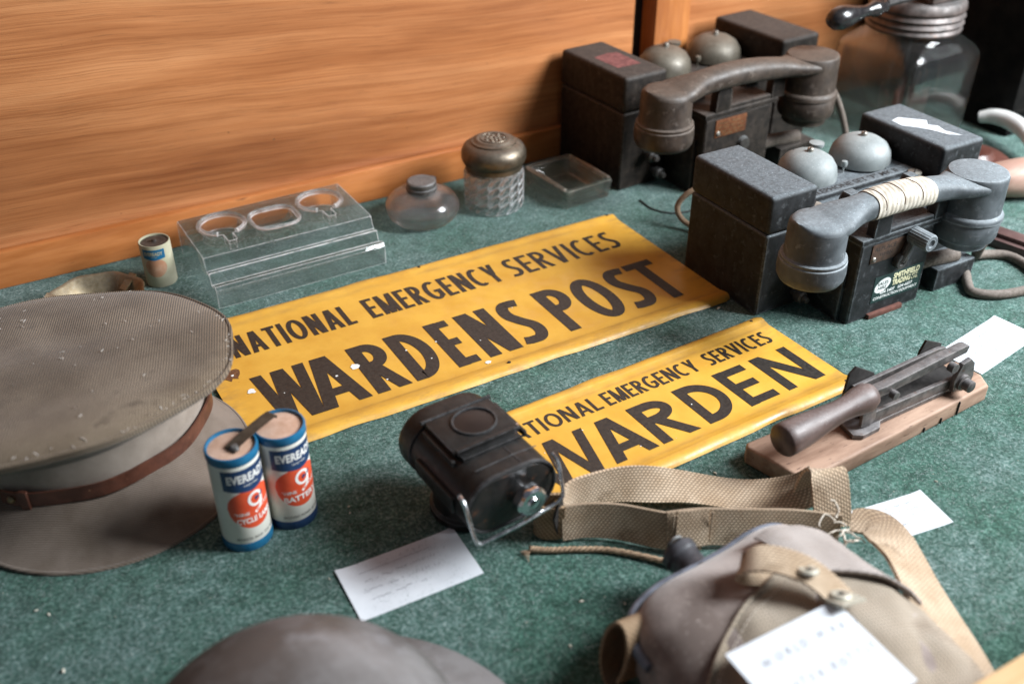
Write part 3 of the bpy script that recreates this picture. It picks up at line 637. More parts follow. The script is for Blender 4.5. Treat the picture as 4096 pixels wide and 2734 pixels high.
for i, (x, y, th, bc, words) in enumerate(((-1.87, -.25, R(-73), 'cell_blue', ('CYCLE LAMP', 'BOUNCES  BACK  FOR  MORE')), (1.87, .25, R(-73), 'cell_navy', ('BATTERY', 'RECOVERS  POWER  BETWEEN')))):
    c = MB().lathe([(0, .05), (1.78, .05), (1.84, .3), (1.84, 8.3), (1.80, 8.45), (1.62, 8.45)], 56, None).build('cell', 'cell_paper', tw)
    c.location = (x * CM, y * CM, 0)
    MB().lathe([(1.70, .0), (1.88, .03), (1.89, .15), (1.89, .72), (1.86, .78)], 56).build('bottom_rim', 'cell_blue' if i == 0 else 'cell_navy', c)
    MB().lathe([(1.86, 8.02), (1.89, 8.08), (1.90, 8.55), (1.84, 8.72), (1.74, 8.74), (1.69, 8.6), (1.68, 8.3)], 56).build('top_rim', 'cell_blue', c)
    MB().lathe([(0, 8.62), (.7, 8.6), (1.3, 8.55), (1.67, 8.5), (1.69, 8.4)], 40, wob=lambda a, z: 1).build('wax_top', 'wax', c)
    cell_label(c, 1.84, th, 1.27, words, True, .25)
mb = MB(); a = Vector((-1.95, -.75, 8.8)); b = Vector((1.55, .95, 9.25)); M = frame((a + b) / 2, b - a)
mb.ribbon([a + Vector((-.1, -.05, -.25)), a, a.lerp(b, .5) + Vector((0, 0, .1)), b, b + Vector((.08, .04, -.2))], [(-.4, .8, 0)] * 5, .95, .06, 30); mb.build('contact_strip', 'brass_strip', tw)
mb = MB(); mb.lathe([(0, 9.0), (.25, 8.95), (.35, 8.75), (.3, 8.55)], 12, Tm(-1.75, -.85, 0)); mb.build('solder_blob', 'pewter', tw)
sb = thing('battery', 'single small battery with faded blue label by the wooden wall', 'battery', (14.9, 99.9, 0))
body = MB().lathe([(0, .02), (1.5, .02), (1.58, .15), (1.58, 4.75), (1.54, 4.85), (1.44, 4.82), (1.42, 4.6)], 48).build('body', 'cell_paper_old', sb)
MB().lathe([(0, 4.98), (.22, 4.96), (.26, 4.75), (.7, 4.66), (1.0, 4.72), (1.42, 4.66), (1.43, 4.5)], 36).build('cap', 'wax_dark', sb)
cell_label(body, 1.585, R(-112), .72, None, False, .25, True)

# ================================================================== BRASS DISH
ds = thing('brass_dish', 'shallow round brass dish behind the khaki cap', 'dish', (7.7, 95.4, 0))
MB().lathe([(0, .15), (2.9, .12), (3.2, .05), (3.5, .3), (4.3, 1.9), (4.75, 2.55), (4.7, 2.68), (4.35, 2.55), (3.5, .8), (3.0, .45), (0, .4)], 64, wob=lambda a, z: 1 + (.03 * math.sin(8 * a) if z > 1 else 0)).build('bowl', 'brass', ds, smooth=60)
for k in range(3):
    a = R(150 + 120 * k); mb = MB(); mb.ribbon([(4.9 * math.cos(a), 4.9 * math.sin(a), 2.75), (4.1 * math.cos(a), 4.1 * math.sin(a), 2.3), (3.2 * math.cos(a), 3.2 * math.sin(a), 1.7)], [(-math.sin(a), math.cos(a), 0)] * 3, .9, .12, 12); mb.build('cigarette_rest', 'brass', ds)

# ================================================================== GLASS DESK THINGS
def boolean(o, cutters):
    for c in cutters:
        m = o.modifiers.new('b', 'BOOLEAN'); m.operation = 'DIFFERENCE'; m.object = c; m.solver = 'EXACT'
    bpy.context.view_layer.update()
    me = bpy.data.meshes.new_from_object(o.evaluated_get(bpy.context.evaluated_depsgraph_get())); o.modifiers.clear(); o.data = me
    for c in cutters: bpy.data.objects.remove(c)
    for p in me.polygons: p.use_smooth = True
    me.set_sharp_from_angle(angle=R(30))
ink = thing('glass_inkstand', 'clear pressed glass inkstand with three wells and pen grooves', 'inkstand', (18.4, 91.3, -.07), .8)
prof = [(0, 0), (0, 2.1), (.25, 2.45), (.75, 2.45), (.95, 2.05), (1.5, 2.0), (1.75, 2.5), (2.0, 3.2), (2.3, 3.0), (2.75, 3.0), (3.05, 3.6), (3.3, 4.3), (3.6, 4.45), (12.6, 4.45), (13.1, 4.0), (13.2, 0)]
mb = MB(); MX = Matrix(((0, 0, 1, 0), (1, 0, 0, 0), (0, 1, 0, 0), (0, 0, 0, 1)))
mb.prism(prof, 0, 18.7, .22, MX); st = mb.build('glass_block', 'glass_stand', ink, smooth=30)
cuts = []
def cutter(mb): o = mb.build('cut', 'glass_stand', ink); cuts.append(o)
for x in (3.9, 15.0):
    cutter(MB().lathe([(0, 2.7), (1.9, 2.75), (2.2, 3.0), (2.25, 6), (0, 6)], 40, Tm(x, 9.2, 0)))
    cutter(MB().box((x - .45, 5.4, 3.3), (x + .45, 8, 6), .15))
cutter(MB().loft([[(9.3 + s * (abs(math.cos(a)) ** .6) * math.copysign(1, math.cos(a)), 7.9 + s * .95 * (abs(math.sin(a)) ** .6) * math.copysign(1, math.sin(a)), z) for a in [2 * math.pi * k / 40 for k in range(40)]] for s, z in ((1.4, 2.5), (2.0, 2.7), (2.25, 3.2), (2.35, 6))]))
boolean(st, cuts)
for x in (3.9, 15.0):
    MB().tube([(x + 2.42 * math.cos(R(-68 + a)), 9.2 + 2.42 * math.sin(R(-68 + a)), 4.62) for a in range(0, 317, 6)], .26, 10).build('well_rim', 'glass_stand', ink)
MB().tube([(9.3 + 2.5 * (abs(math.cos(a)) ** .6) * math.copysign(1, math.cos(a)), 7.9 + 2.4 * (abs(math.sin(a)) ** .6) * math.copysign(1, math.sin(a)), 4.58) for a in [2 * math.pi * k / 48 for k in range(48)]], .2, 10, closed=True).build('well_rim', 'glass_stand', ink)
iw = thing('round_inkwell', 'squat round cloudy glass inkwell with a grey metal cap', 'inkwell', (45.1, 99.0, -.12))
MB().lathe([(0, .05), (2.6, .05), (3.3, .25), (4.0, .9), (4.35, 1.7), (4.3, 2.3), (3.9, 3.0), (3.1, 3.6), (2.1, 3.95), (1.6, 4.05), (1.5, 3.85), (2.0, 3.7), (3.0, 3.3), (3.7, 2.7), (4.0, 2.1), (4.0, 1.7), (3.7, 1.1), (3.0, .6), (0, .45)], 64).build('bowl', 'glass_smoky', iw, smooth=60)
MB().lathe([(1.72, 3.85), (1.8, 4.0), (1.8, 4.35), (1.68, 4.42), (1.72, 4.5), (1.72, 4.95), (1.55, 5.08), (0, 5.12)], 40).build('cap', 'pewter', iw)
mb = MB(); mb.box((1.6, -.3, 4.1), (2.35, .3, 4.75), .12); mb.tube([(2.1, -.35, 4.6), (2.1, .35, 4.6)], .2, 8); hh = mb.build('hinge', 'pewter', iw); hh.rotation_euler.z = R(25)
ij = thing('lidded_glass_jar', 'small cut glass jar with a domed bronze lid', 'jar', (54.1, 98.0, -.10))
vs = []; NZ, NT = 9, 34
def hob(i, j):
    r = 3.42 + (.17 if (i + j) % 2 == 0 else -.15); z = .35 + 4.75 * i / NZ
    if i in (0, NZ): r = 3.4
    a = 2 * math.pi * (j + .5 * (i % 2)) / NT; return (r * math.cos(a), r * math.sin(a), z)
rings = [[(3.0 * math.cos(2 * math.pi * j / NT), 3.0 * math.sin(2 * math.pi * j / NT), .03) for j in range(NT)]] + [[hob(i, j) for j in range(NT)] for i in range(NZ + 1)]
rings += [[(r * math.cos(2 * math.pi * j / NT), r * math.sin(2 * math.pi * j / NT), z) for j in range(NT)] for r, z in ((3.1, 5.3), (2.9, 5.3), (2.9, 1.2), (2.5, .8))]
mb = MB(); mb.loft(rings); mb.build('glass_body', 'glass_cut', ij, smooth=0)
lid = MB().lathe([(3.15, 4.9), (3.35, 4.9), (3.4, 5.75), (3.65, 6.0), (3.82, 6.5), (3.8, 7.2), (3.5, 7.8), (3.0, 8.15), (2.65, 8.25), (2.6, 8.45), (2.2, 8.55), (2.1, 8.68), (1.9, 8.74), (1.6, 8.66), (0, 8.7)], 64).build('lid', 'brass_dull', ij, smooth=40)
mb = MB(); rd = random.Random(3)
for k in range(16):
    a = 2 * math.pi * k / 16 * 2.4; r = .25 + 1.1 * (k / 16); mb.lathe([(0, .14), (.18, .1), (.27, 0)], 8, Tm(r * math.cos(a), r * math.sin(a), 8.68))
mb.tube([(1.5 * math.cos(R(t)), 1.5 * math.sin(R(t)), 8.7) for t in range(0, 360, 12)], .08, 6, closed=True); mb.build('embossed_rosette', 'brass_dull', lid)
at_ = thing('glass_ashtray', 'rectangular brownish glass dish beside the dark telephone', 'ashtray', (63.9, 97.0, -.12), 4)
def rrect(hx, hy, r, z, n=6):
    out = []
    for cx, cy, a0 in ((hx - r, hy - r, 0), (-hx + r, hy - r, 90), (-hx + r, -hy + r, 180), (hx - r, -hy + r, 270)):
        for k in range(n + 1): a = R(a0 + 90 * k / n); out.append((cx + r * math.cos(a), cy + r * math.sin(a), z))
    return out
mb = MB(); mb.loft([rrect(3.2, 4.0, .4, .05), rrect(3.4, 4.2, .5, .25), rrect(3.55, 4.6, .6, 2.3), rrect(3.45, 4.5, .6, 2.55), rrect(2.9, 3.95, .6, 2.5), rrect(2.4, 3.3, .5, 1.1), rrect(2.2, 3.0, .5, .8)]); mb.build('glass_block', 'glass_brown', at_, smooth=35)
for sx in (-1, 1):
    mb = MB(); mb.tube([(sx * 3.25, -3.9, 2.55), (sx * 3.25, 0, 2.62), (sx * 3.25, 3.9, 2.55)], .2, 8); mb.build('rim_ridge', 'glass_brown', at_)

# ================================================================== FIELD TELEPHONES
def screw(parent, M, r=.45, mt='screw', slot=True):
    o = MB().lathe([(0, .26), (r * .7, .24), (r, .14), (r, -.15)], 18, M).build('screw', mt, parent)
    if slot: MB().box((-r * .85, -.05, .2), (r * .85, .05, .275), 0, M @ Rm(35, 'Z')).build('screw_slot', 'steel_dark', o)
    return o
def phone(label, loc, rz, s, mb_, mbell, group, sticker):
    t = thing('field_telephone', label, 'telephone', loc, rz, group, s)
    D = 11.6
    for x0, x1 in ((0, 5.7), (23.3, 29.2)):
        b = MB().box((x0, 0, .02), (x1, D, 9.0), .35, None, 3).build('case_box', mb_, t)
        MB().box((x0 - .07, -.07, 9.06), (x1 + .07, D + .07, 13.05), .55, None, 4).build('case_lid', mb_, b)
    MB().box((5.75, .4, .02), (23.25, D - .3, 8.9), .3).build('centre_case', mb_, t)
    deck = MB().box((5.8, .5, 8.95), (23.2, D - .4, 9.35), .12).build('deck_plate', mb_, t)
    mb = MB(); mb.box((6.6, 2.6, 9.36), (22.6, 4.1, 10.0), .2); mb.box((6.3, 3.9, 9.36), (9.2, 5.6, 9.75), .15); mb.box((20.4, 3.9, 9.36), (22.9, 6.2, 9.75), .15); bar = mb.build('name_bar', mb_, deck)
    mb = MB(); fit(mb, 'TELEPHONE SET "F" MK II', 8.0, 20.6, 2.95, 3.75, 10.012, .02); mb.build('lettering', 'steel_dark', bar, 0, False)
    for x, y in ((7.3, 1.5), (21.9, 2.0)): screw(deck, Tm(x, y, 9.9), .72)
    for x, y, r in ((12.0, 7.6, 3.15), (20.0, 7.9, 3.3)):
        MB().lathe([(.4, 9.3), (.4, 9.5), (r * .96, 9.5), (r, 9.6), (r * .99, 10.1), (r * .93, 10.9), (r * .78, 11.6), (r * .52, 12.1), (r * .22, 12.32), (0, 12.34)], 48, Tm(x, y, 0)).build('bell', mbell, t, smooth=50)
        screw(t, Tm(x, y, 12.5), .34)
    MB().lathe([(.25, 9.3), (.25, 11.2), (.75, 11.2), (.8, 11.3), (.8, 11.6), (0, 11.66)], 20, Tm(15.6, 10.2, 0)).build('clapper_knob', 'bell' if sticker else mbell, t)
    mb = MB(); mb.lathe([(0, .0), (.3, .1), (.38, .38), (.3, .66), (0, .76)], 14, Tm(16.3, 6.6, 10.0)); mb.tube([(16.3, 6.6, 9.3), (16.3, 6.6, 10.1)], .1, 6); mb.build('clapper_ball', mbell, t)
    # front unit
    fu = MB().box((6.75, -5.75, .02), (16.6, .35, 8.8), .32, None, 3).build('front_unit', mb_, t)
    MB().box((6.35, -6.0, 8.86), (17.1, .3, 9.5), .2).build('cradle_plate', mb_, fu)
    for x0, x1 in ((7.7, 9.9), (15.9, 17.9)):
        for y0, y1 in ((-6.0, -4.9), (-1.9, -.8)):
            MB().prism([(x0, 9.4), (x1, 9.4), (x1 - .1, 11.6), (x1 - .5, 12.2), (x0 + .5, 12.2), (x0 + .1, 11.6)], 0, abs(y1 - y0), .15, Tm(0, y1, 0) @ Rm(90, 'X')).build('cradle_prong', mb_, fu)
    MB().box((9.9, -5.9, 9.4), (15.9, -5.2, 9.95), .12).build('cradle_bar', mb_, fu)
    MB().lathe([(0, 11.1), (.5, 11.05), (.62, 10.9), (.62, 9.4)], 20, Tm(11.4, -3.6, 0)).build('hook_button', 'screw', fu)
    F = Matrix(((1, 0, 0, 0), (0, 0, -1, -5.76), (0, 1, 0, 0), (0, 0, 0, 1)))            # x,y on the front face, z outwards
    pl = MB().box((8.1, 6.5, -.02), (12.6, 8.5, .09), .04, F).build('name_plate', 'plate' if sticker else 'copper_plate', fu)
    if sticker:
        mb = MB(); fit(mb, 'REPLACE', 8.5, 11.3, 7.75, 8.2, .096, 0, F); fit(mb, 'WHEN', 9.2, 10.9, 7.1, 7.5, .096, 0, F); mb.build('lettering', 'steel_dark', pl, 0, False)
    else:
        mb = MB()
        for k, y in enumerate((8.05, 7.6, 7.15, 6.75)): scribble(mb, 8.5, 12.2, y, .22, 0, 80 + k, .07)
        o = mb.build('lettering', 'brass', pl, 0, False); o.data.transform(Matrix.Scale(CM, 4) @ F @ Tm(0, 0, .1) @ Matrix.Scale(1 / CM, 4))
    screw(pl, F @ Tm(8.5, 6.95, 0), .28)
    if sticker:
        mb = MB(); path = [(12.2, 5.9, .3), (12.7, 7.2, .4), (13.2, 8.5, .4)]
        mb.tube([F @ Vector(p) for p in path], .42, 10); mb.lathe([(0, .45), (.4, .45), (.42, .6), (.72, .6), (.8, .5), (.8, 0)], 24, F @ Tm(12.2, 5.9, 0)); cr = mb.build('crank_arm', 'crank', fu)
        MB().lathe([(0, 2.35), (.38, 2.35), (.42, 2.55), (.78, 2.55), (.86, 2.4), (.86, .3), (.7, .1), (0, .1)], 40, F @ Tm(13.2, 8.55, 0), wob=lambda a, z: 1 + .03 * math.cos(20 * a)).build('crank_knob', 'phone_lt', cr)
        st_ = MB().box((9.5, 1.65, -.02), (16.15, 4.6, .035), 0, F @ Tm(0, 0, 0)).build('sticker', 'sticker_green', fu, smooth=0)
        mb = MB(); mb.add([F @ Vector((10.75 + 1.05 * math.cos(2 * math.pi * k / 28) * 1.0 + .12 * math.sin(2 * math.pi * k / 28), 3.45 + .78 * math.sin(2 * math.pi * k / 28) + .12 * math.cos(2 * math.pi * k / 28), .042)) for k in range(28)], [list(range(28))]); mb.build('sticker_oval', 'sticker_white', st_, 0, False)
        mb = MB(); fit(mb, 'SALES', 10.0, 11.5, 3.5, 3.88, .05, .02, F); fit(mb, 'HIRE', 10.15, 11.35, 3.0, 3.38, .05, .02, F); mb.build('lettering', 'sticker_green', st_, 0, False)
        mb = MB(); fit(mb, 'SMITHFIELD', 12.1, 15.75, 3.75, 4.42, .05, .035, F); fit(mb, 'TRADING', 12.1, 14.65, 3.0, 3.65, .05, .035, F); fit(mb, 'PTY.', 14.85, 15.75, 3.38, 3.65, .05, .02, F); fit(mb, 'LTD.', 14.85, 15.75, 3.0, 3.28, .05, .02, F); mb.build('lettering', 'sticker_cream', st_, 0, False)
        mb = MB(); fit(mb, '604 5407   604 6657', 10.6, 15.1, 2.43, 2.78, .05, .02, F); fit(mb, 'CONSTRUCTION EQUIPMENT', 9.75, 15.9, 1.88, 2.25, .05, .015, F); mb.build('lettering', 'sticker_white', st_, 0, False)
        MB().box((9.3, -6.15, .02), (14.0, -4.4, .55), .08).build('wood_foot', 'red_brown', t)
        mb = MB(); rd2 = random.Random(2); pts = [(24.3, 8.2), (24.1, 6.6), (25.2, 5.3), (25.9, 4.2), (26.5, 2.4), (27.6, 1.5), (27.0, 3.3), (27.4, 4.6), (26.7, 5.4), (27.6, 6.3), (26.6, 7.4), (25.6, 8.5)]
        mb.add([(x, y, 13.065) for x, y in pts], [list(range(len(pts)))]); mb.build('torn_label', 'paper_torn', t, 0, False)
    else:
        mb = MB(); pts = [(1.3, 3.0), (4.4, 2.9), (4.5, 7.3), (3.3, 7.6), (1.2, 7.2)]; mb.add([(x, y, 13.065) for x, y in pts], [list(range(5))]); mb.build('red_label', 'red_sticker', t, 0, False)
        MB().lathe([(0, .5), (.7, .45), (.85, 0)], 18, F @ Tm(12.5, 5.0, 0)).build('crank_socket', 'crank', fu)
    for x, z in ((3.4, 3.9), (4.6, 1.6)):
        M = Tm(x, 0, z) @ Rm(90, 'X'); MB().lathe([(.3, -.1), (.3, .7), (.6, .7), (.65, .9), (.65, 1.5), (.5, 1.7), (.32, 1.7), (.3, 2.2), (0, 2.25)], 20, M, wob=lambda a, z: 1 + .03 * math.cos(12 * a)).build('terminal', 'crank', t)
    MB().box((6.3, -4.6, .02), (6.7, -.1, 6.2), .08).build('side_plate', mb_, t)
    jb = MB().box((19.2, -5.6, .02), (24.9, -2.3, 2.6), .25).build('cable_block', mb_, t)
    MB().tube([(16.8, -4.2, 3.3), (19, -4.4, 3.4), (22.5, -4.8, 3.2)], .75, 14).build('cable_grip', 'cable', jb)
    return t
def handset(label, loc, rz, s, mt, group, tape):
    h = thing('telephone_handset', label, 'handset', loc, rz, group, s)
    L = 20.3; NS = 28
    c1, c2 = 2.66, 2.88
    def halfw(x):
        if x < 1.0: return math.sqrt(max(.02, c1 * c1 - x * x))
        if x > L - 1.0: return math.sqrt(max(.02, c2 * c2 - (x - L) ** 2))
        a = min(1, (x - 1.0) / 4.0); b = min(1, (L - 1.0 - x) / 4.0); e = lambda q: q * q * (3 - 2 * q)
        return 1.45 + (2.46 - 1.45) * (1 - e(a)) + (2.70 - 1.45) * (1 - e(b))
    def midz(x): u = max(0, min(1, (x - .5) / (L - 3.9))); q = math.sin(math.pi * u); return 12.42 + .70 * q ** 1.0
    def halfh(x): q = math.sin(math.pi * max(0, min(1, (x - .5) / (L - 3.9)))); return .92 + .30 * q ** .6
    NK = 72; xs = []
    for i in range(NK + 1):
        u = i / NK; xs.append(-c1 + .02 + (L + c1 + c2 - .04) * (u - .10 * math.sin(2 * math.pi * u) / 1.0))
    K = [Vector((x, halfw(x), midz(x))) for x in xs]; K2 = [Vector((halfh(x), 0, 0)) for x in xs]
    def sec(i, off=0):
        x, w, z = K[i]; hh = K2[i].x; out = []
        for k in range(NS):
            a = 2 * math.pi * k / NS; c, s_ = math.cos(a), math.sin(a)
            p = .80
            out.append((x, (w + off) * math.copysign(abs(c) ** p, c), z + (hh + off) * math.copysign(abs(s_) ** p, s_)))
        return out
    mb = MB(); mb.loft([sec(i) for i in range(NK + 1)]); grip = mb.build('grip', mt, h, smooth=50)
    MB().lathe([(0, 7.3), (1.4, 7.25), (2.3, 7.0), (2.8, 7.15), (3.06, 7.6), (3.14, 8.2), (3.08, 9.25), (2.98, 9.32), (2.98, 9.42), (3.02, 9.48), (3.0, 9.62), (2.76, 9.72), (2.70, 10.3), (2.68, 12.2), (2.62, 12.75), (2.3, 13.1), (1.4, 13.22), (0, 13.24)], 56, Tm(0, 0, 0)).build('mouthpiece', mt, h, smooth=45)
    MB().lathe([(0, 5.6), (2.2, 5.6), (2.42, 5.75), (2.5, 6.45), (2.95, 6.6), (3.12, 7.0), (3.2, 8.5), (3.12, 8.62), (3.12, 8.74), (3.3, 8.85), (3.3, 9.2), (3.2, 9.35), (2.98, 9.5), (2.9, 12.3), (2.9, 13.1), (2.78, 13.36), (2.5, 13.46), (0, 13.5)], 56, Tm(L, 0, 0)).build('earpiece', mt, h, smooth=45)
    MB().tube([(L - 1.9 + .0, -.4, 13.28), (L - 1.2, .3, 13.33)], .06, 5).build('scratch', 'steel_dark', grip)
    if tape:
        i0 = min(range(NK + 1), key=lambda i: abs(K[i].x - 5.7)); i1 = min(range(NK + 1), key=lambda i: abs(K[i].x - 13.3))
        mb = MB(); mb.loft([sec(i, .09 + .03 * ((i // 2) % 2)) for i in range(i0, i1 + 1)]); mb.build('tape_wrap', 'tape', h, smooth=30)
        mb = MB()
        for k, i in enumerate(range(i0 + 1, i1 - 1, 4)):
            mb = MB(); q = sec(i, .125); q2 = sec(i + 1, .125); mb.tube([Vector(q[j]).lerp(Vector(q2[j]), j / NS) for j in range(0, NS // 2 + 1)], .03, 4)
            mb.build('tape_edge', 'rust', h)
    return h
P1 = (64.5, 63.0, 0)
phone('dusty grey field telephone with white sticker on its front, nearest the camera', P1, 0, 1, 'phone', 'bell', 'field telephones', True)
handset('grey handset with taped grip on the near grey telephone', (64.6, 57.15, .35), -1.2, 1, 'phone_lt', 'telephone handsets', True)
P2 = (69.3, 93.6, 0)
phone('dark brown field telephone with red label against the wooden wall', P2, 3.2, 1.1, 'phone_br', 'bell_br', 'field telephones', False)
handset('plain brown handset on the far dark telephone', (70.7, 87.6, .3), 1.0, 1.1, 'handset_br', 'telephone handsets', False)
def cord(name, label, pts, r, mt='cable', n=70, cat='cord'):
    mb = MB(); mb.tube(crom(pts, n), r, 10); return tag(mb.build(name, mt, smooth=60), label, cat)
cord('handset_cord', 'brown cloth cord curling off the grey handset earpiece', [(87.0, 57.2, 11.0), (89.3, 57.6, 9.6), (90.2, 57.5, 7.0), (89.6, 57.2, 4.6), (90.6, 58.2, 2.2), (93.6, 59.6, .7), (96.2, 58.2, .5), (96.0, 55.2, .5), (94, 51, .5)], .52)
cord('line_cord', 'thick brown cord looping from the cable block across the baize', [(88.6, 58.9, 1.3), (88.6, 57.6, .8), (87.4, 56.2, .55), (86.6, 54.8, .5), (88.4, 53.2, .5), (92, 52.3, .5), (98, 51.6, .5)], .50)
cord('handset_cord', 'brown cord hanging from the far telephone handset beside the jar', [(94.3, 88.2, 11.8), (96.6, 87.2, 10), (97.8, 85.8, 6.5), (98.4, 84.6, 2.5), (97, 82.5, .6), (93, 81.6, .5), (90, 83, .5)], .38)
cord('loose_cord', 'tan cord bent up behind the grey telephone', [(71.5, 78.0, .4), (70.0, 81.5, 1.0), (69.6, 82.6, 2.6), (70.8, 82.0, 4.4), (73, 81, 4.9), (76, 80, 3.4)], .33, 'cable_tan')
cord('thin_wire', 'thin dark wire loop on the baize between the telephones', [(70.0, 90.2, .12), (69.9, 87.4, .12), (71.2, 85.4, .12), (73.4, 84.8, .15), (76, 85.8, .2)], .1, 'wire_dark')

# ================================================================== BUTTER CHURN JAR
ch = thing('glass_churn', 'square glass churn jar with ribbed metal lid and crank', 'churn', (114.6, 91.8, -.12))
outer = [rrect(6.0, 6.0, 1.6, .05), rrect(6.7, 6.7, 1.7, .5), rrect(6.9, 6.9, 1.7, 2), rrect(7.0, 7.0, 1.6, 10.6), rrect(6.9, 6.9, 1.7, 11.6), rrect(6.5, 6.5, 2.4, 12.5), rrect(6.0, 6.0, 4.2, 13.3), rrect(5.7, 5.7, 5.6, 13.9), rrect(5.65, 5.65, 5.6, 15.2)]
inner = [rrect(5.3, 5.3, 5.2, 15.2), rrect(5.35, 5.35, 5.2, 13.8), rrect(5.6, 5.6, 3.8, 13.0), rrect(6.2, 6.2, 2.1, 12.1), rrect(6.6, 6.6, 1.5, 11.2), rrect(6.65, 6.65, 1.4, 2), rrect(6.3, 6.3, 1.4, .9), rrect(5.6, 5.6, 1.3, .7)]
mb = MB(); mb.loft(outer + inner); mb.build('glass_jar', 'glass_jar', ch, smooth=40)
MB().lathe([(5.7, 13.0), (6.1, 13.0), (6.2, 13.3), (5.95, 13.7), (6.25, 14.1), (5.95, 14.6), (6.25, 15.0), (5.95, 15.5), (6.2, 15.9), (6.1, 16.6), (5.7, 17.0), (0, 17.4)], 64, Tm(0, 0, 1.3)).build('lid', 'lid_rust', ch, smooth=40)
MB().box((-3.0, -4.8, 18.4), (3.0, 4.0, 22.4), .6).build('gear_housing', 'lid_rust', ch)
mb = MB(); mb.tube([(0, -4.5, 20.4), (-11.2, -4.5, 19.8)], .5, 10); mb.build('crank_arm', 'iron_black', ch)
kd = Vector((-1, .02, -.06)).normalized()
MB().lathe([(0, -2.5), (.75, -2.45), (.8, -1.5), (.95, -1.35), (1.0, -.6), (.75, 0), (.7, 1.0), (1.0, 2.4), (1.35, 3.8), (1.45, 4.8), (1.25, 5.8), (.75, 6.45), (0, 6.6)], 36, frame((-13.9, -4.5, 19.4), kd)).build('crank_knob', 'knob_black', ch, smooth=50)
MB().lathe([(0, -3.0), (.32, -3.0), (.32, 8.0), (0, 8.0)], 14, Tm(0, 0, 9)).build('dasher_rod', 'iron_black', ch)
mb = MB(); mb.box((-3.6, -.25, 1.5), (3.6, .25, 6.2), .15, Rm(35, 'Z')); mb.build('dasher_paddle', 'dark_red', ch)

# ================================================================== RIGHT-HAND BACKGROUND
tk = thing('guessed_trunk', 'guessed black tin trunk filling the dark corner behind the glass churn', 'trunk', (127.5, 81.5, 0), 0)  # guessed block, brought forward to keep the upper right corner dark
MB().box((-2.5, -.5, .02), (42, 28.3, 27), .6).build('trunk_body', 'trunk', tk)
MB().box((-2.8, -.8, 20.0), (42.3, 28.4, 20.8), .2).build('lid_rim', 'trunk', tk)
MB().box((-2.7, -.7, 3.2), (42.2, 28.2, 3.8), .15).build('base_band', 'trunk', tk)
mb = MB(); mb.tube(crom([(122.3, 83.8, 2.6), (123.0, 82.2, 3.1), (123.0, 79.5, 3.3), (121.8, 76.0, 3.0), (119.4, 72.4, 2.0), (116.5, 69.5, 1.4)], 30), 1.15, 14, rf=lambda t: .45 + .6 * math.sin(math.pi * min(1, t * .8 + .12)) - .15 * t)
tag(mb.build('white_horn', 'bone', smooth=60), 'curved glossy white horn lying by the black trunk', 'horn')
o = tag(MB().lathe([(0, .05), (4.6, .05), (5.0, .5), (5.0, 1.2), (4.4, 1.6), (3.0, 1.7), (2.4, 2.4), (0, 2.6)], 40, Tm(0, 0, 0)).build('round_wooden_block', 'dark_red', smooth=40), 'dark red round wooden block behind the grey telephone', 'block'); o.location = (1.128, .772, 0)
mb = MB(); mb.lathe([(0, -9), (1.3, -8.8), (2.0, -8), (2.4, -4), (2.55, 2), (2.3, 6.5), (1.7, 8.2), (0, 8.8)], 32, frame((114.0, 66.9, 2.55), (1, -.35, 0))); tag(mb.build('wooden_roller', 'tanwood', smooth=50), 'smooth pinkish wooden roller at the right edge', 'roller')
mb = MB(); mb.box((-1.6, -11, .02), (1.6, 8, 1.0), .12); mb.box((-.9, -11, 1.02), (1.0, 7.8, 1.5), .15); o = tag(mb.build('wooden_ruler', 'maroon'), 'dull maroon wooden ruler on the baize beneath the cords', 'ruler'); o.location = (1.005, .545, 0); o.rotation_euler.z = R(14)

# ================================================================== LEVER CUTTER ON A BOARD
lc = thing('lever_cutter', 'iron lever cutter with dark turned handle screwed to a worn wooden board', 'cutter', (61.3, 44.2, 0), 1.0)
bd = [(-12.6, 2.2), (-12.2, 2.7), (11.0, 2.3), (12.0, 1.7), (12.2, -.9), (11.4, -2.3), (-10.6, -3.2), (-11.5, -2.7)]
board = MB().prism(bd, .02, 1.75, .28, None, 3).build('board', 'boardwood', lc, smooth=40)
for x, y0, h in ((7.4, -2.56, 1.4), (3.0, -2.75, .5), (5.2, -2.66, .6)):
    MB().box((x - .04, y0 - .03, .2), (x + .04, y0 + .5, .2 + h), 0).build('board_crack', 'steel_dark', board, 0)
MB().prism([(-4.6, -1.5), (-3.9, -2.0), (-1.9, -1.9), (-1.2, -1.3), (9.2, -1.3), (9.2, 1.9), (-2.2, 2.0), (-4.2, .7)], 1.78, 2.25, .12).build('base_plate', 'iron', lc)
def wedge(name, poly, y0, y1, mt, bev=.06):
    return MB().prism(poly, 0, y1 - y0, bev, Tm(0, y1, 0) @ Rm(90, 'X')).build(name, mt, lc)
tr = wedge('back_wall', [(-2.3, 2.2), (9.4, 2.2), (9.4, 4.3), (8.4, 4.5), (-1.8, 4.2)], 1.35, 1.75, 'iron')
wedge('front_wall', [(-3.0, 2.2), (9.0, 2.2), (9.0, 3.2), (-2.2, 3.4)], -1.25, -.85, 'iron')
wedge('trough_floor', [(-2.6, 2.3), (9.1, 2.3), (9.1, 2.75), (-2.4, 2.75)], -.8, 1.3, 'iron_black')
wedge('guide_fin', [(-2.6, 2.3), (-2.3, 5.4), (-1.6, 5.9), (.9, 4.4), (1.2, 2.3)], 1.8, 2.05, 'iron_black')
wedge('guide_fin', [(6.3, 2.3), (6.5, 4.6), (7.0, 5.6), (9.3, 4.5), (9.4, 2.3)], 1.8, 2.05, 'iron_black')
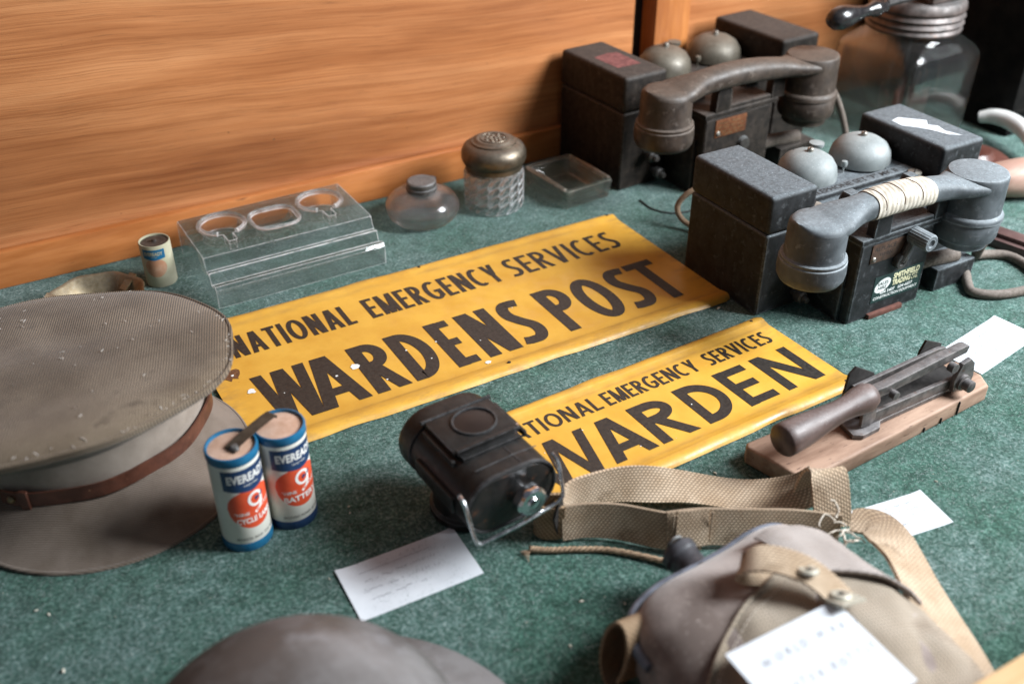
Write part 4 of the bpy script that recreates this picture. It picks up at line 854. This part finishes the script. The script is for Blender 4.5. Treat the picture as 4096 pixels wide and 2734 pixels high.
wedge('pivot_cheek', [(7.2, 2.2), (9.3, 2.2), (9.5, 3.2), (9.2, 4.6), (8.6, 5.2), (7.6, 5.0), (7.0, 3.4)], -1.75, -1.3, 'iron')
MB().lathe([(.75, 0), (.75, .25), (.55, .3), (.55, .95), (.4, 1.05), (0, 1.05)], 18, Tm(8.1, -1.75, 3.0) @ Rm(90, 'X')).build('pivot_bolt', 'iron', lc)
MB().lathe([(.45, 0), (.45, .6), (0, .65)], 14, Tm(6.8, -1.05, 4.75) @ Rm(90, 'X')).build('rivet', 'iron', lc)
MB().lathe([(.38, 0), (.38, .55), (0, .6)], 14, Tm(-.2, -1.0, 4.5) @ Rm(90, 'X')).build('rivet', 'iron', lc)
wedge('lever_bar', [(-4.3, 4.75), (-2.0, 4.55), (.5, 4.75), (8.8, 5.35), (9.0, 5.95), (8.5, 6.1), (-1.0, 5.45), (-4.3, 5.6)], -1.0, -.15, 'iron')
wedge('blade', [(-3.2, 3.1), (-2.0, 3.0), (-1.4, 4.1), (7.6, 4.7), (7.6, 5.3), (-3.0, 4.6)], -.65, -.5, 'iron')
wedge('blade_hook', [(-3.6, 2.5), (-2.6, 2.2), (-2.0, 2.7), (-2.2, 4.9), (-3.7, 4.9)], -1.35, -1.02, 'iron')
MB().lathe([(0, 0), (1.2, .05), (1.36, .25), (1.38, .8), (1.32, 2.2), (1.08, 4.6), (.92, 6.4), (.98, 7.6), (1.18, 8.7), (1.22, 9.5), (1.0, 10.1), (.65, 10.4), (0, 10.45)], 40, frame((-12.7, -1.2, 4.75), (1, .04, .035))).build('turned_handle', 'handlewood', lc, smooth=50)

# ================================================================== CYCLE LAMP
lp = thing('cycle_lamp', 'black metal cycle lamp with chrome knob and wire bail', 'lamp', (26.75, 51.6, 0), 4)
def stadium(hx, hz, zc, y, n=14):
    r = hz; out = []
    for k in range(n + 1): a = R(-90 + 180 * k / n); out.append((hx - r + r * math.cos(a), y, zc + r * math.sin(a)))
    for k in range(n + 1): a = R(90 + 180 * k / n); out.append((-hx + r + r * math.cos(a), y, zc + r * math.sin(a)))
    return out
zc = 5.65
mb = MB(); mb.loft([stadium(3.7, 2.35, zc, -4.6), stadium(3.82, 2.47, zc, -4.5), stadium(3.82, 2.47, zc, 3.0)]); lb = mb.build('body', 'lamp', lp, smooth=40)
mb = MB(); mb.loft([stadium(3.82, 2.47, zc, 3.02), stadium(3.98, 2.63, zc, 3.12), stadium(3.98, 2.63, zc, 4.5), stadium(3.85, 2.5, zc, 4.9), stadium(3.3, 2.0, zc, 5.1)]); mb.build('rear_cap', 'lamp', lp, smooth=40)
mb = MB(); mb.tube(stadium(3.74, 2.39, zc, -4.66), .14, 8, closed=True); mb.build('front_rim', 'lamp', lb)
mb = MB(); mb.loft([stadium(3.55, 2.2, zc, -4.63), stadium(3.5, 2.15, zc, -4.71)]); mb.build('end_plate', 'lamp_end', lb, smooth=30)
mb = MB(); mb.box((-2.6, -1.3, 7.95), (3.0, 3.0, 8.42), .18); mb.box((-2.3, -2.1, 8.0), (2.6, -1.25, 8.3), .1); hd = mb.build('lens_hood', 'lamp', lp)
mb = MB(); mb.tube([(.5 + 1.65 * math.cos(R(a)), 1.05 + 1.55 * math.sin(R(a)), 8.45) for a in range(0, 360, 10)], .13, 8, closed=True); mb.build('lens_ring', 'lamp', hd)
mb = MB(); mb.lathe([(1.55, 8.44), (1.2, 8.46), (.6, 8.52), (0, 8.54)], 36, Tm(.5, 1.05, 0)); mb.build('lens', 'lens', hd)
mb = MB(); mb.tube([(-2.8, 3.05, 8.33), (3.2, 3.05, 8.33)], .17, 8); mb.build('hinge_rod', 'lamp', hd)
mb = MB(); mb.box((-2.5, -1.65, 8.3), (2.4, -1.3, 8.75), .1); mb.build('hood_lip', 'lamp', hd)
for x in (-2.85, 3.3):
    mb = MB(); mb.box((x - .12, -1.6, 7.5), (x + .12, 2.6, 8.0), .06); mb.build('side_rail', 'lamp', hd)
screw(lp, Tm(3.0, -.9, 8.1), .16, 'wire', False)
mb = MB(); mb.tube([(.9, -2.3, 8.13), (1.0, -4.3, 8.13)], .04, 5); mb.tube([(-2.2, -3.4, 8.12), (.95, -3.35, 8.13), (3.0, -3.3, 7.95)], .045, 5); mb.build('seam', 'lamp', lb)
kn = Tm(.85, -4.72, 5.7) @ Rm(90, 'X')
MB().lathe([(.5, 0), (.5, .5), (1.18, .55), (1.24, .7), (1.2, 1.3), (1.0, 1.46), (.5, 1.42), (.4, 1.56), (0, 1.62)], 36, kn, wob=lambda a, z: 1 + (.085 * abs(math.cos(3 * a)) - .05 if z > .52 and z < 1.42 else 0)).build('knob', 'chrome', lp, smooth=30)
mb = MB(); cp = [(-3.95, -4.1, 7.3), (-3.98, -4.9, 6.9), (-3.85, -5.9, 4.6), (-3.6, -6.05, 4.15), (-3.0, -6.1, 4.12), (0, -6.15, 4.3), (2.6, -6.1, 4.6), (3.25, -6.05, 4.75), (3.6, -5.9, 5.2), (3.85, -4.9, 7.0), (3.85, -4.1, 7.4)]
mb.tube(crom(cp, 70), .15, 8); mb.build('wire_bail', 'wire', lp)
MB().lathe([(0, .02), (3.3, .02), (3.45, .2), (3.45, .7), (3.15, .9), (3.05, 2.2), (3.3, 2.4), (3.35, 3.0), (2.8, 3.4), (0, 3.5)], 48, Tm(.2, 1.5, 0) @ Matrix.Diagonal((.9, .9, 1, 1))).build('lens_housing', 'lamp', lp, smooth=40)
mb = MB(); mb.box((-4.05, -3.2, 5.0), (-3.72, 2.0, 6.3), .1); mb.build('side_clip', 'lamp', lp)

# ================================================================== STEEL HELMET
hm = thing('steel_helmet', 'weathered grey-brown steel helmet at the bottom edge', 'helmet', (6.7, 35.3, 0), 10)
hm.rotation_euler = (R(0), R(-3), R(10))
prof = []
for k in range(15):
    a = R(6 * k + 4); prof.append((10.1 * math.cos(a) ** .92, 1.4 + 9.7 * math.sin(a)))
prof = [(10.2, 1.0)] + prof + [(0, 11.15)]
MB().lathe(prof, 72, None, wob=lambda a, z: 1 + .02 * math.cos(2 * a)).build('dome', 'helmet', hm, smooth=60)
MB().lathe([(10.0, 1.3), (10.6, .9), (12.0, .6), (13.4, .35), (13.6, .25), (13.5, .1), (12, .3), (10, .8)], 72, Tm(.2, -1.9, 0), wob=lambda a, z: 1 + .012 * math.cos(2 * a)).build('brim', 'helmet', hm, smooth=60)

# ================================================================== WATER BOTTLE IN FELT AND ITS WEBBING
wb = thing('water_bottle', 'felt covered water bottle in a khaki canvas carrier, bottom right', 'water bottle', (36, 26, 0))
bo = [(-8.6, 4.0), (-8.3, 6.8), (-7.0, 8.8), (-4.5, 9.8), (-1.5, 10.0), (1.5, 10.2), (4.4, 10.6), (6.4, 10.2), (7.4, 8.4), (8.2, 5.6), (8.8, 2.0), (8.6, -3), (7.4, -7.5), (3.0, -9.5), (-3, -9.4), (-7, -7.5), (-8.4, -3)]
B = crom([(x, y, 0) for x, y in bo] + [(bo[0][0], bo[0][1], 0)], 102)[:-1]
def bring(s, z, dy=0): return [(p.x * s, p.y * s + dy, z) for p in B]
mb = MB(); mb.loft([bring(.80, .05), bring(.95, .9), bring(1.0, 2.4), bring(1.0, 3.6), bring(.965, 4.9), bring(.90, 5.7), bring(.78, 6.3), bring(.6, 6.75), bring(.35, 7.0), bring(.1, 7.05)]); mb.build('felt_cover', 'felt', wb, smooth=60)
mb = MB(); arc = [Vector((p.x * 1.0, p.y * 1.0, 4.2)) for p in B]; mb.tube(arc[2:44], .36, 10); mb.build('edge_binding', 'blue_rim', wb)
def top_z(x, y):
    best = 1e9; ang = math.atan2(y, x); r = math.hypot(x, y)
    q = min(B, key=lambda p: abs(math.atan2(math.sin(math.atan2(p.y, p.x) - ang), math.cos(math.atan2(p.y, p.x) - ang)))); f = r / max(.1, math.hypot(q.x, q.y))
    pr_ = [(0, 7.05), (.1, 7.05), (.35, 7.0), (.6, 6.75), (.78, 6.3), (.9, 5.7), (.965, 4.9), (1.0, 3.6), (1.03, 2.4), (1.2, .6)]
    for (a, za), (b, zb) in zip(pr_, pr_[1:]):
        if f <= b: return za + (zb - za) * (f - a) / (b - a)
    return .3
def flap(u, v):
    x = -7.4 + 16.2 * u; yt = 4.6 + 2.6 * u - 3.4 * (1 - u) ** 2.2 + .3 * math.sin(7 * u); y = yt + (-9.2 - yt) * v
    return (x, y, top_z(x, y) + .22 + .05 * math.sin(2 * x + 1) + .05 * math.sin(1.3 * y + x) - .22 * max(0, math.sin(.9 * x - .7 * y + 1.0)) ** 3)
mb = MB(); mb.grid(flap, 44, 30, thick=.16); cpn = mb.build('canvas_panel', 'canvas', wb, smooth=60)
mb = MB(); mb.tube([Vector(flap(k / 60, .012)) + Vector((0, 0, .10)) for k in range(61)], .13, 7); mb.build('bound_edge', 'canvas', cpn, smooth=60)
mb = MB()
for k in range(46):
    p = Vector(flap((k + .2) / 46, .07)) + Vector((0, 0, .10)); q = Vector(flap((k + .75) / 46, .07)) + Vector((0, 0, .10)); mb.tube([p, q], .035, 4)
stuff(mb.build('stitching', 'twine', cpn))
def gus(u, v):
    x = 2.2 + 6.3 * u; y = 8.4 - 3.0 * u * u - (4.6 + 1.2 * u) * v
    return (x, y, top_z(x, y) + .5 + .25 * math.sin(2.2 * u + 1) + .16 * math.sin(5 * v + 3 * u) + .08 * math.sin(11 * u))
mb = MB(); mb.grid(gus, 22, 16, thick=.14); cgs = mb.build('canvas_gusset', 'canvas_pale', wb, smooth=60)
mb = MB(); mb.tube([Vector(gus(k / 40, .99)) + Vector((0, 0, .06)) for k in range(41)], .11, 7); mb.build('bound_edge', 'canvas_pale', cgs, smooth=60)
mb = MB(); mb.ribbon([(1.2, 5.1, 7.0), (-.2, 5.8, 7.4), (-1.2, 5.9, 8.2), (-.7, 5.4, 9.0), (.4, 4.6, 9.1), (1.6, 3.3, 8.8), (2.3, 1.9, 8.2), (2.6, .5, 7.6)], [(.75, .5, .1)] * 8, 2.0, .2, 60); tab = mb.build('snap_tab', 'webbing', wb, smooth=50)
mb = MB(); mb.box((-1.05, -.95, -.08), (1.05, .95, .16), .08, frame((2.45, 1.0, 7.95), (.25, .45, 1), (0, 1, 0))); mb.build('tab_end_plate', 'stud', tab)
for p in ((1.55, 3.15, 8.95), (2.42, 1.15, 8.22)):
    M = frame(p, (.2, .35, 1)); MB().lathe([(0, .02), (.24, .02), (.27, .10), (.55, .13), (.68, .04), (.68, -.1)], 24, M).build('snap_stud', 'stud', tab)
    MB().lathe([(0, .055), (.2, .055), (.21, .0)], 14, M).build('stud_hole', 'steel_dark', tab)
# neck, stopper
mb = MB(); mb.lathe([(0, 0), (1.25, 0), (1.3, .3), (1.15, .6), (1.15, 1.9), (1.3, 2.1), (1.3, 2.6), (1.0, 2.9), (0, 2.95)], 28, frame((-.6, 9.7, 3.3), (-.05, 1, .15))); mb.build('neck', 'stopper', wb)
mb = MB(); mb.tube([(-.9 + .55 * math.cos(R(a)), 12.4, 4.4 + .55 * math.sin(R(a))) for a in range(0, 360, 15)], .14, 8, closed=True); mb.build('stopper_ring', 'pewter', wb)
ws = thing('webbing_strap', 'tan webbing strap on edge with a dark buckle, between lamp and water bottle', 'strap', (0, 0, 0))
zz = (0, 0, 1)
mb = MB(); mb.ribbon([(31.0, 46.3, 1.7), (32.8, 45.6, 1.75), (34.8, 44.3, 1.7), (37.3, 41.9, 1.6), (39.6, 40.6, 1.55)], [(.1, .15, 1), (.1, .15, 1), (.15, .2, 1), (.2, .25, 1), (.2, .25, 1)], 2.95, .26, 60); fr = mb.build('front_run', 'webbing', ws, smooth=50)
mb = MB(); mb.ribbon([(37.2, 41.75, 1.85), (39.4, 40.9, 1.85), (42.4, 39.3, 1.7), (45.6, 37.6, 1.5), (48.4, 35.6, 1.3)], [(.15, .25, 1)] * 5, 2.95, .26, 60); mb.build('middle_run', 'webbing', ws, smooth=50)
mb = MB(); mb.ribbon([(37.6, 41.2, 2.15), (38.7, 40.75, 2.1), (39.9, 40.35, 2.1)], [(.15, .25, 1)] * 3, 3.0, .2, 20); mb.build('stitched_patch', 'webbing', fr, smooth=50)
for x, y in ((40.0, 40.15), (37.35, 41.25)): mb = MB(); mb.tube([(x, y, .8), (x + .05, y + .12, 3.5)], .06, 6); mb.build('stitch_line', 'webbing', fr)
mb = MB(); mb.ribbon([(31.3, 46.9, 1.9), (32.6, 48.0, 2.1), (34.6, 48.0, 2.1), (37.6, 47.3, 1.9), (41.2, 45.5, 1.4), (44.6, 43.0, 1.0), (46.8, 41.3, 1.2), (48.4, 39.9, 2.0), (49.6, 39.3, 2.9)],
 [(.05, .1, 1), (.05, .1, 1), (.08, .12, 1), (.15, .35, .9), (.35, .8, .35), (.4, .85, .22), (.4, .8, .35), (.35, .6, .7), (.2, .4, .85)], 2.8, .26, 130); mb.build('rear_loop', 'webbing', ws, smooth=50)
mb = MB(); mb.ribbon([(49.3, 39.6, 1.4), (49.4, 39.4, 3.0), (49.45, 39.1, 4.1), (49.45, 38.7, 4.45), (49.35, 38.2, 4.1), (49.1, 37.4, 2.7), (48.8, 36.5, .9)], [(.88, -.46, -.04)] * 7, 2.8, .26, 60); mb.build('strap_turn', 'webbing', ws, smooth=50)
mb = MB(); mb.ribbon([(31.2, 46.3, 1.7), (30.0, 46.9, 1.7), (29.6, 47.7, 1.7), (30.2, 48.2, 1.8), (31.8, 47.4, 1.9)], [zz] * 5, 3.1, .26, 36); mb.build('strap_fold', 'webbing_dk', ws, smooth=50)
MB().prism([(-.1, -2.1), (.75, -.3), (.15, 2.35), (-.75, .4)], -.09, .09, .03, frame((30.9, 46.55, 2.1), (.45, -1, .0), (0, 0, 1))).build('buckle', 'iron_black', ws)
mb = MB(); mb.ribbon([(48.6, 35.0, 2.9), (49.6, 33.6, 3.2), (48.6, 30.4, 3.6), (46.9, 26.6, 3.6), (45.2, 22.5, 3.4), (43.5, 18.9, 3.0)], [(.9, -.1, .25), (.95, 0, .2), (.9, .15, -.3), (.9, .25, -.35), (.9, .3, -.3), (.9, .3, -.2)], [1.8, 2.6, 3.6, 4.2, 4.6, 4.8], .26, 80); mb.build('side_strap', 'webbing', ws, smooth=50)
tn = MB(); rd = random.Random(9)
for k in range(9):
    c = Vector((47.5 + rd.uniform(-.8, .8), 34.6 + rd.uniform(-1.1, 1.1), 3.2 + rd.uniform(-.4, .5))); p = [c]; d = Vector((rd.uniform(-1, 1), rd.uniform(-1, .4), rd.uniform(-.3, .5)))
    for i in range(6): d = (d + Vector((rd.uniform(-.9, .9), rd.uniform(-.9, .9), rd.uniform(-.6, .5)))).normalized(); p.append(p[-1] + d * rd.uniform(.2, .45))
    tn.tube(crom(p, 24), .055 + .05 * rd.random(), 5, rf=lambda t: 1.15 - .5 * t)
tag(tn.build('twine_knot', 'twine', smooth=60), 'pale twine knotted round the strap end above the water bottle', 'twine')
cl = thing('strap_loop', 'brown webbing end curled into an upright loop left of the water bottle', 'strap', (0, 0, 0))
ax_ = Vector((-.93, -.10, .20)).normalized(); pu = Vector((0, 0, 1)); pu = (pu - ax_ * pu.dot(ax_)).normalized(); pv = ax_.cross(pu)
lc_ = Vector((27.4, 33.6, 2.75)); pp = []
for k in range(22):
    a = R(-120 + 15 * k); q = 1 + .25 * k / 21; pp.append(lc_ + pu * (2.3 * q * math.cos(a)) + pv * (1.15 * q * math.sin(a)) + ax_ * (-.9 * k / 21))
tail = [Vector((26.0, 30.2, 1.0)), Vector((25.4, 27.0, .5))]
mb = MB(); mb.ribbon(pp + tail, [ax_] * 22 + [Vector((-.9, -.1, .2))] * 2, 2.2, .22, 110); mb.build('loop', 'webbing_dk', cl, smooth=50)
# rope: three twisted strands
mb = MB(); cpath = crom([(28.3, 46.4, .35), (29.6, 45.6, .28), (31.5, 44.6, .28), (33.6, 43.2, .3), (36.0, 40.6, .35), (37.4, 38.6, .5)], 150)
for k in range(3):
    pts = []
    for i, p in enumerate(cpath):
        t = (cpath[min(i + 1, 150)] - cpath[max(i - 1, 0)]).normalized(); s_ = t.cross(Vector((0, 0, 1))).normalized(); a = i * .42 + k * 2.094
        pts.append(p + s_ * (.13 * math.cos(a)) + Vector((0, 0, .13 * math.sin(a))))
    mb.tube(pts, .125, 6)
for k in range(5): mb.tube([(28.4, 46.3, .35), (28.0 - .1 * k, 46.3 + .12 * (k - 2), .3), (27.7, 46.0 + .22 * (k - 2), .1)], .035, 4)
tag(mb.build('rope_end', 'rope', smooth=60), 'short twisted brown cord with frayed end beside the webbing buckle', 'cord')

# ================================================================== CARDS
def card(label, corners, z, draw, bend=.0):
    P = [Vector((x, y, 0)) for x, y in corners]; o = P[3]; ux = P[2] - P[3]; uy = P[0] - P[3]; W, H = ux.length, uy.length
    t = thing('caption_card', label, 'card', (o.x, o.y, z), math.degrees(math.atan2(ux.y, ux.x)), 'caption cards')
    sg = 1 if (ux.x * uy.y - ux.y * uy.x) > 0 else -1
    f = lambda u, v: (u * W, v * H, .02 + bend * (max(0, abs(u - .5) - .32) / .18) ** 2 * (.3 + .7 * v))
    mb = MB(); mb.grid(f, 16, 4, thick=-.05); mb.build('paper', 'paper', t, smooth=60)
    mb = MB(); draw(mb, W, H)
    for v in mb.bm.verts: v.co.z = f(v.co.x / W, v.co.y / H)[2] + .062
    mb.build('handwriting', 'pencil', t, 0, False)
    return t
def zb(b, W): return lambda x: .085 + b * 4 * (x / W - .5) ** 2
def d1(mb, W, H):
    z = .085; scribble(mb, W * .5, W * .72, H * .88, .25, z, 1); _stroke(mb, [(W * .15, H * .79, z), (W * .75, H * .80, z)], .03)
    scribble(mb, W * .12, W * .4, H * .62, .25, z, 2); handwriting(mb, 'lamp converted', W * .42, H * .62, .3, z, 3, .9); scribble(mb, W * .12, W * .5, H * .45, .25, z, 4); handwriting(mb, 'light to', W * .55, H * .44, .32, z, 5); scribble(mb, W * .15, W * .6, H * .28, .25, z, 6)
def d2(mb, W, H):
    z = .085; handwriting(mb, 'WORLD WAR 2', W * .22, H * .72, .48, z, 11, 1.0); handwriting(mb, 'OLD OR "FREDDIE"', W * .16, H * .48, .48, z, 12, .95); handwriting(mb, 'PHONES', W * .45, H * .22, .5, z, 13, 1.05)
def d3(mb, W, H):
    z = .085
    for k, (a, b) in enumerate(((.35, .8), (.25, .9), (.2, .85), (.4, .7))): scribble(mb, W * a, W * b, H * (.8 - .17 * k), .26, z, 30 + k)
def d4(mb, W, H):
    z = .085; handwriting(mb, 'WORLD WAR 2', W * .16, H * .72, .55, z, 41, 1.15); handwriting(mb, 'WATER BOTTLE', W * .12, H * .42, .55, z, 42, 1.05)
def rect(a, ang, W, H):
    c, s = math.cos(R(ang)), math.sin(R(ang)); p0 = a; ux = (c * W, s * W); uy = (-s * H, c * H)
    return [(p0[0] + uy[0], p0[1] + uy[1]), (p0[0] + ux[0] + uy[0], p0[1] + ux[1] + uy[1]), (p0[0] + ux[0], p0[1] + ux[1]), p0]
card('white handwritten card lying between the batteries and the rope end', rect((14.95, 46.5), -1.5, 9.4, 5.25), .02, d1, .16)
card('white card reading world war 2 phones at the right edge', rect((75.9, 44.9), 9, 10.2, 4.6), .02, d2, .12)
card('white handwritten card partly hidden by the webbing strap end', rect((51.3, 33.9), -8.5, 6.7, 3.8), .02, d3, .14)
c4 = card('large white card resting on the canvas water bottle carrier', rect((29.6, 20.8), -1.0, 8.3, 6.5), 7.78, d4)
c4.rotation_euler = (R(1), R(0), R(-1.0))

# ================================================================== CRUMBS AND FLUFF
mb = MB(); rd = random.Random(12)
def grain(x, y, s, z0=.02):
    M = Tm(x, y, z0 + s * .3) @ Rm(rd.uniform(0, 360), 'Z') @ Rm(rd.uniform(-20, 20), 'X')
    mb.lathe([(0, -s), (s * .4, -s * .4), (s * .35, s * .5), (0, s)], 5, M @ Rm(90, 'X'))
for i in range(330):
    x, y = rd.uniform(-14, 100), rd.uniform(24, 104); grain(x, y, rd.choice([.03, .04, .05, .06, .07]))
for x, y, s in ((-4.2, 58.7, .16), (-3.5, 57.9, .18), (-3.5, 52.4, .26), (14.5, 51.3, .12), (18.6, 57.6, .14), (18.4, 56.9, .12), (45.8, 46.4, .22), (29, 40.5, .2), (31.5, 38.8, .15), (62.3, 66.0, .3), (60.5, 36.8, .16), (26.2, 37.6, .2)): grain(x, y, s)
stuff(tag(mb.build('crumbs', 'crumb', smooth=0), 'pale crumbs and chaff scattered over the green baize', 'crumbs'))

# ================================================================== BAIZE PILE
def pile(n, seed):
    r = np.random.default_rng(seed)
    # more fibres near the camera; broad patches rubbed thin
    y = 24 + 82 * r.random(n) ** 1.25; x = -12 + (y * .62 + 88) * r.random(n) - 2
    def patch(sc, ph):
        return sum(np.sin(x * sc * a + y * sc * b + ph * c) for a, b, c in ((1, .3, 1), (-.4, 1.1, 2), (.8, -.9, 3), (.2, .7, 5))) / 4
    keep = r.random(n) < np.clip(.55 + .35 * patch(.35, 1) + .35 * patch(1.3, 2.2) + .25 * patch(4.1, .7), .08, 1); x, y = x[keep], y[keep]; n = len(x)
    L = r.uniform(.10, .42, n); w = r.uniform(.010, .020, n); a = r.normal(.5, 1.3, n); bend = r.normal(0, .7, n)
    z0 = r.uniform(.004, .03, n); zm = z0 + r.uniform(.0, .06, n); z1 = z0 + r.uniform(-.0, .05, n)
    P0 = np.stack([x, y, z0], 1); P1 = P0 + np.stack([np.cos(a) * L / 2, np.sin(a) * L / 2, zm - z0], 1); P2 = P1 + np.stack([np.cos(a + bend) * L / 2, np.sin(a + bend) * L / 2, z1 - zm], 1)
    nx = np.stack([-np.sin(a), np.cos(a), np.zeros(n)], 1) * w[:, None] / 2
    V = np.stack([P0 - nx, P0 + nx, P1 - nx, P1 + nx, P2], 1).reshape(-1, 3) * CM
    b = np.arange(n)[:, None] * 5
    quads = b + np.array([[0, 2, 3, 1]]); tris = b + np.array([[2, 4, 3]])
    me = bpy.data.meshes.new('baize_pile'); me.vertices.add(len(V)); me.vertices.foreach_set('co', V.ravel().astype(np.float32))
    li = np.concatenate([quads.ravel(), tris.ravel()]).astype(np.int32); me.loops.add(len(li)); me.loops.foreach_set('vertex_index', li)
    st = np.concatenate([np.arange(n) * 4, 4 * n + np.arange(n) * 3]).astype(np.int32); me.polygons.add(2 * n); me.polygons.foreach_set('loop_start', st)
    me.update(calc_edges=True)
    m, nt, bs = new_mat('baize_fibre'); g = _n(nt, 'ShaderNodeNewGeometry')
    nt.links.new(_ramp(nt, g.outputs['Random Per Island'], [(0., (.026, .075, .057)), (.40, (.095, .160, .140)), (.70, (.26, .325, .308)), (1., (.50, .55, .54))]), bs.inputs['Base Color'])
    bs.inputs['Roughness'].default_value = .9; bs.inputs['Specular IOR Level'].default_value = .15
    me.materials.append(m); o = bpy.data.objects.new('baize_pile', me); COL.objects.link(o)
    return stuff(tag(o, 'short pale and green wool fibres of the baize', 'baize pile'))
pile(420000, 3)
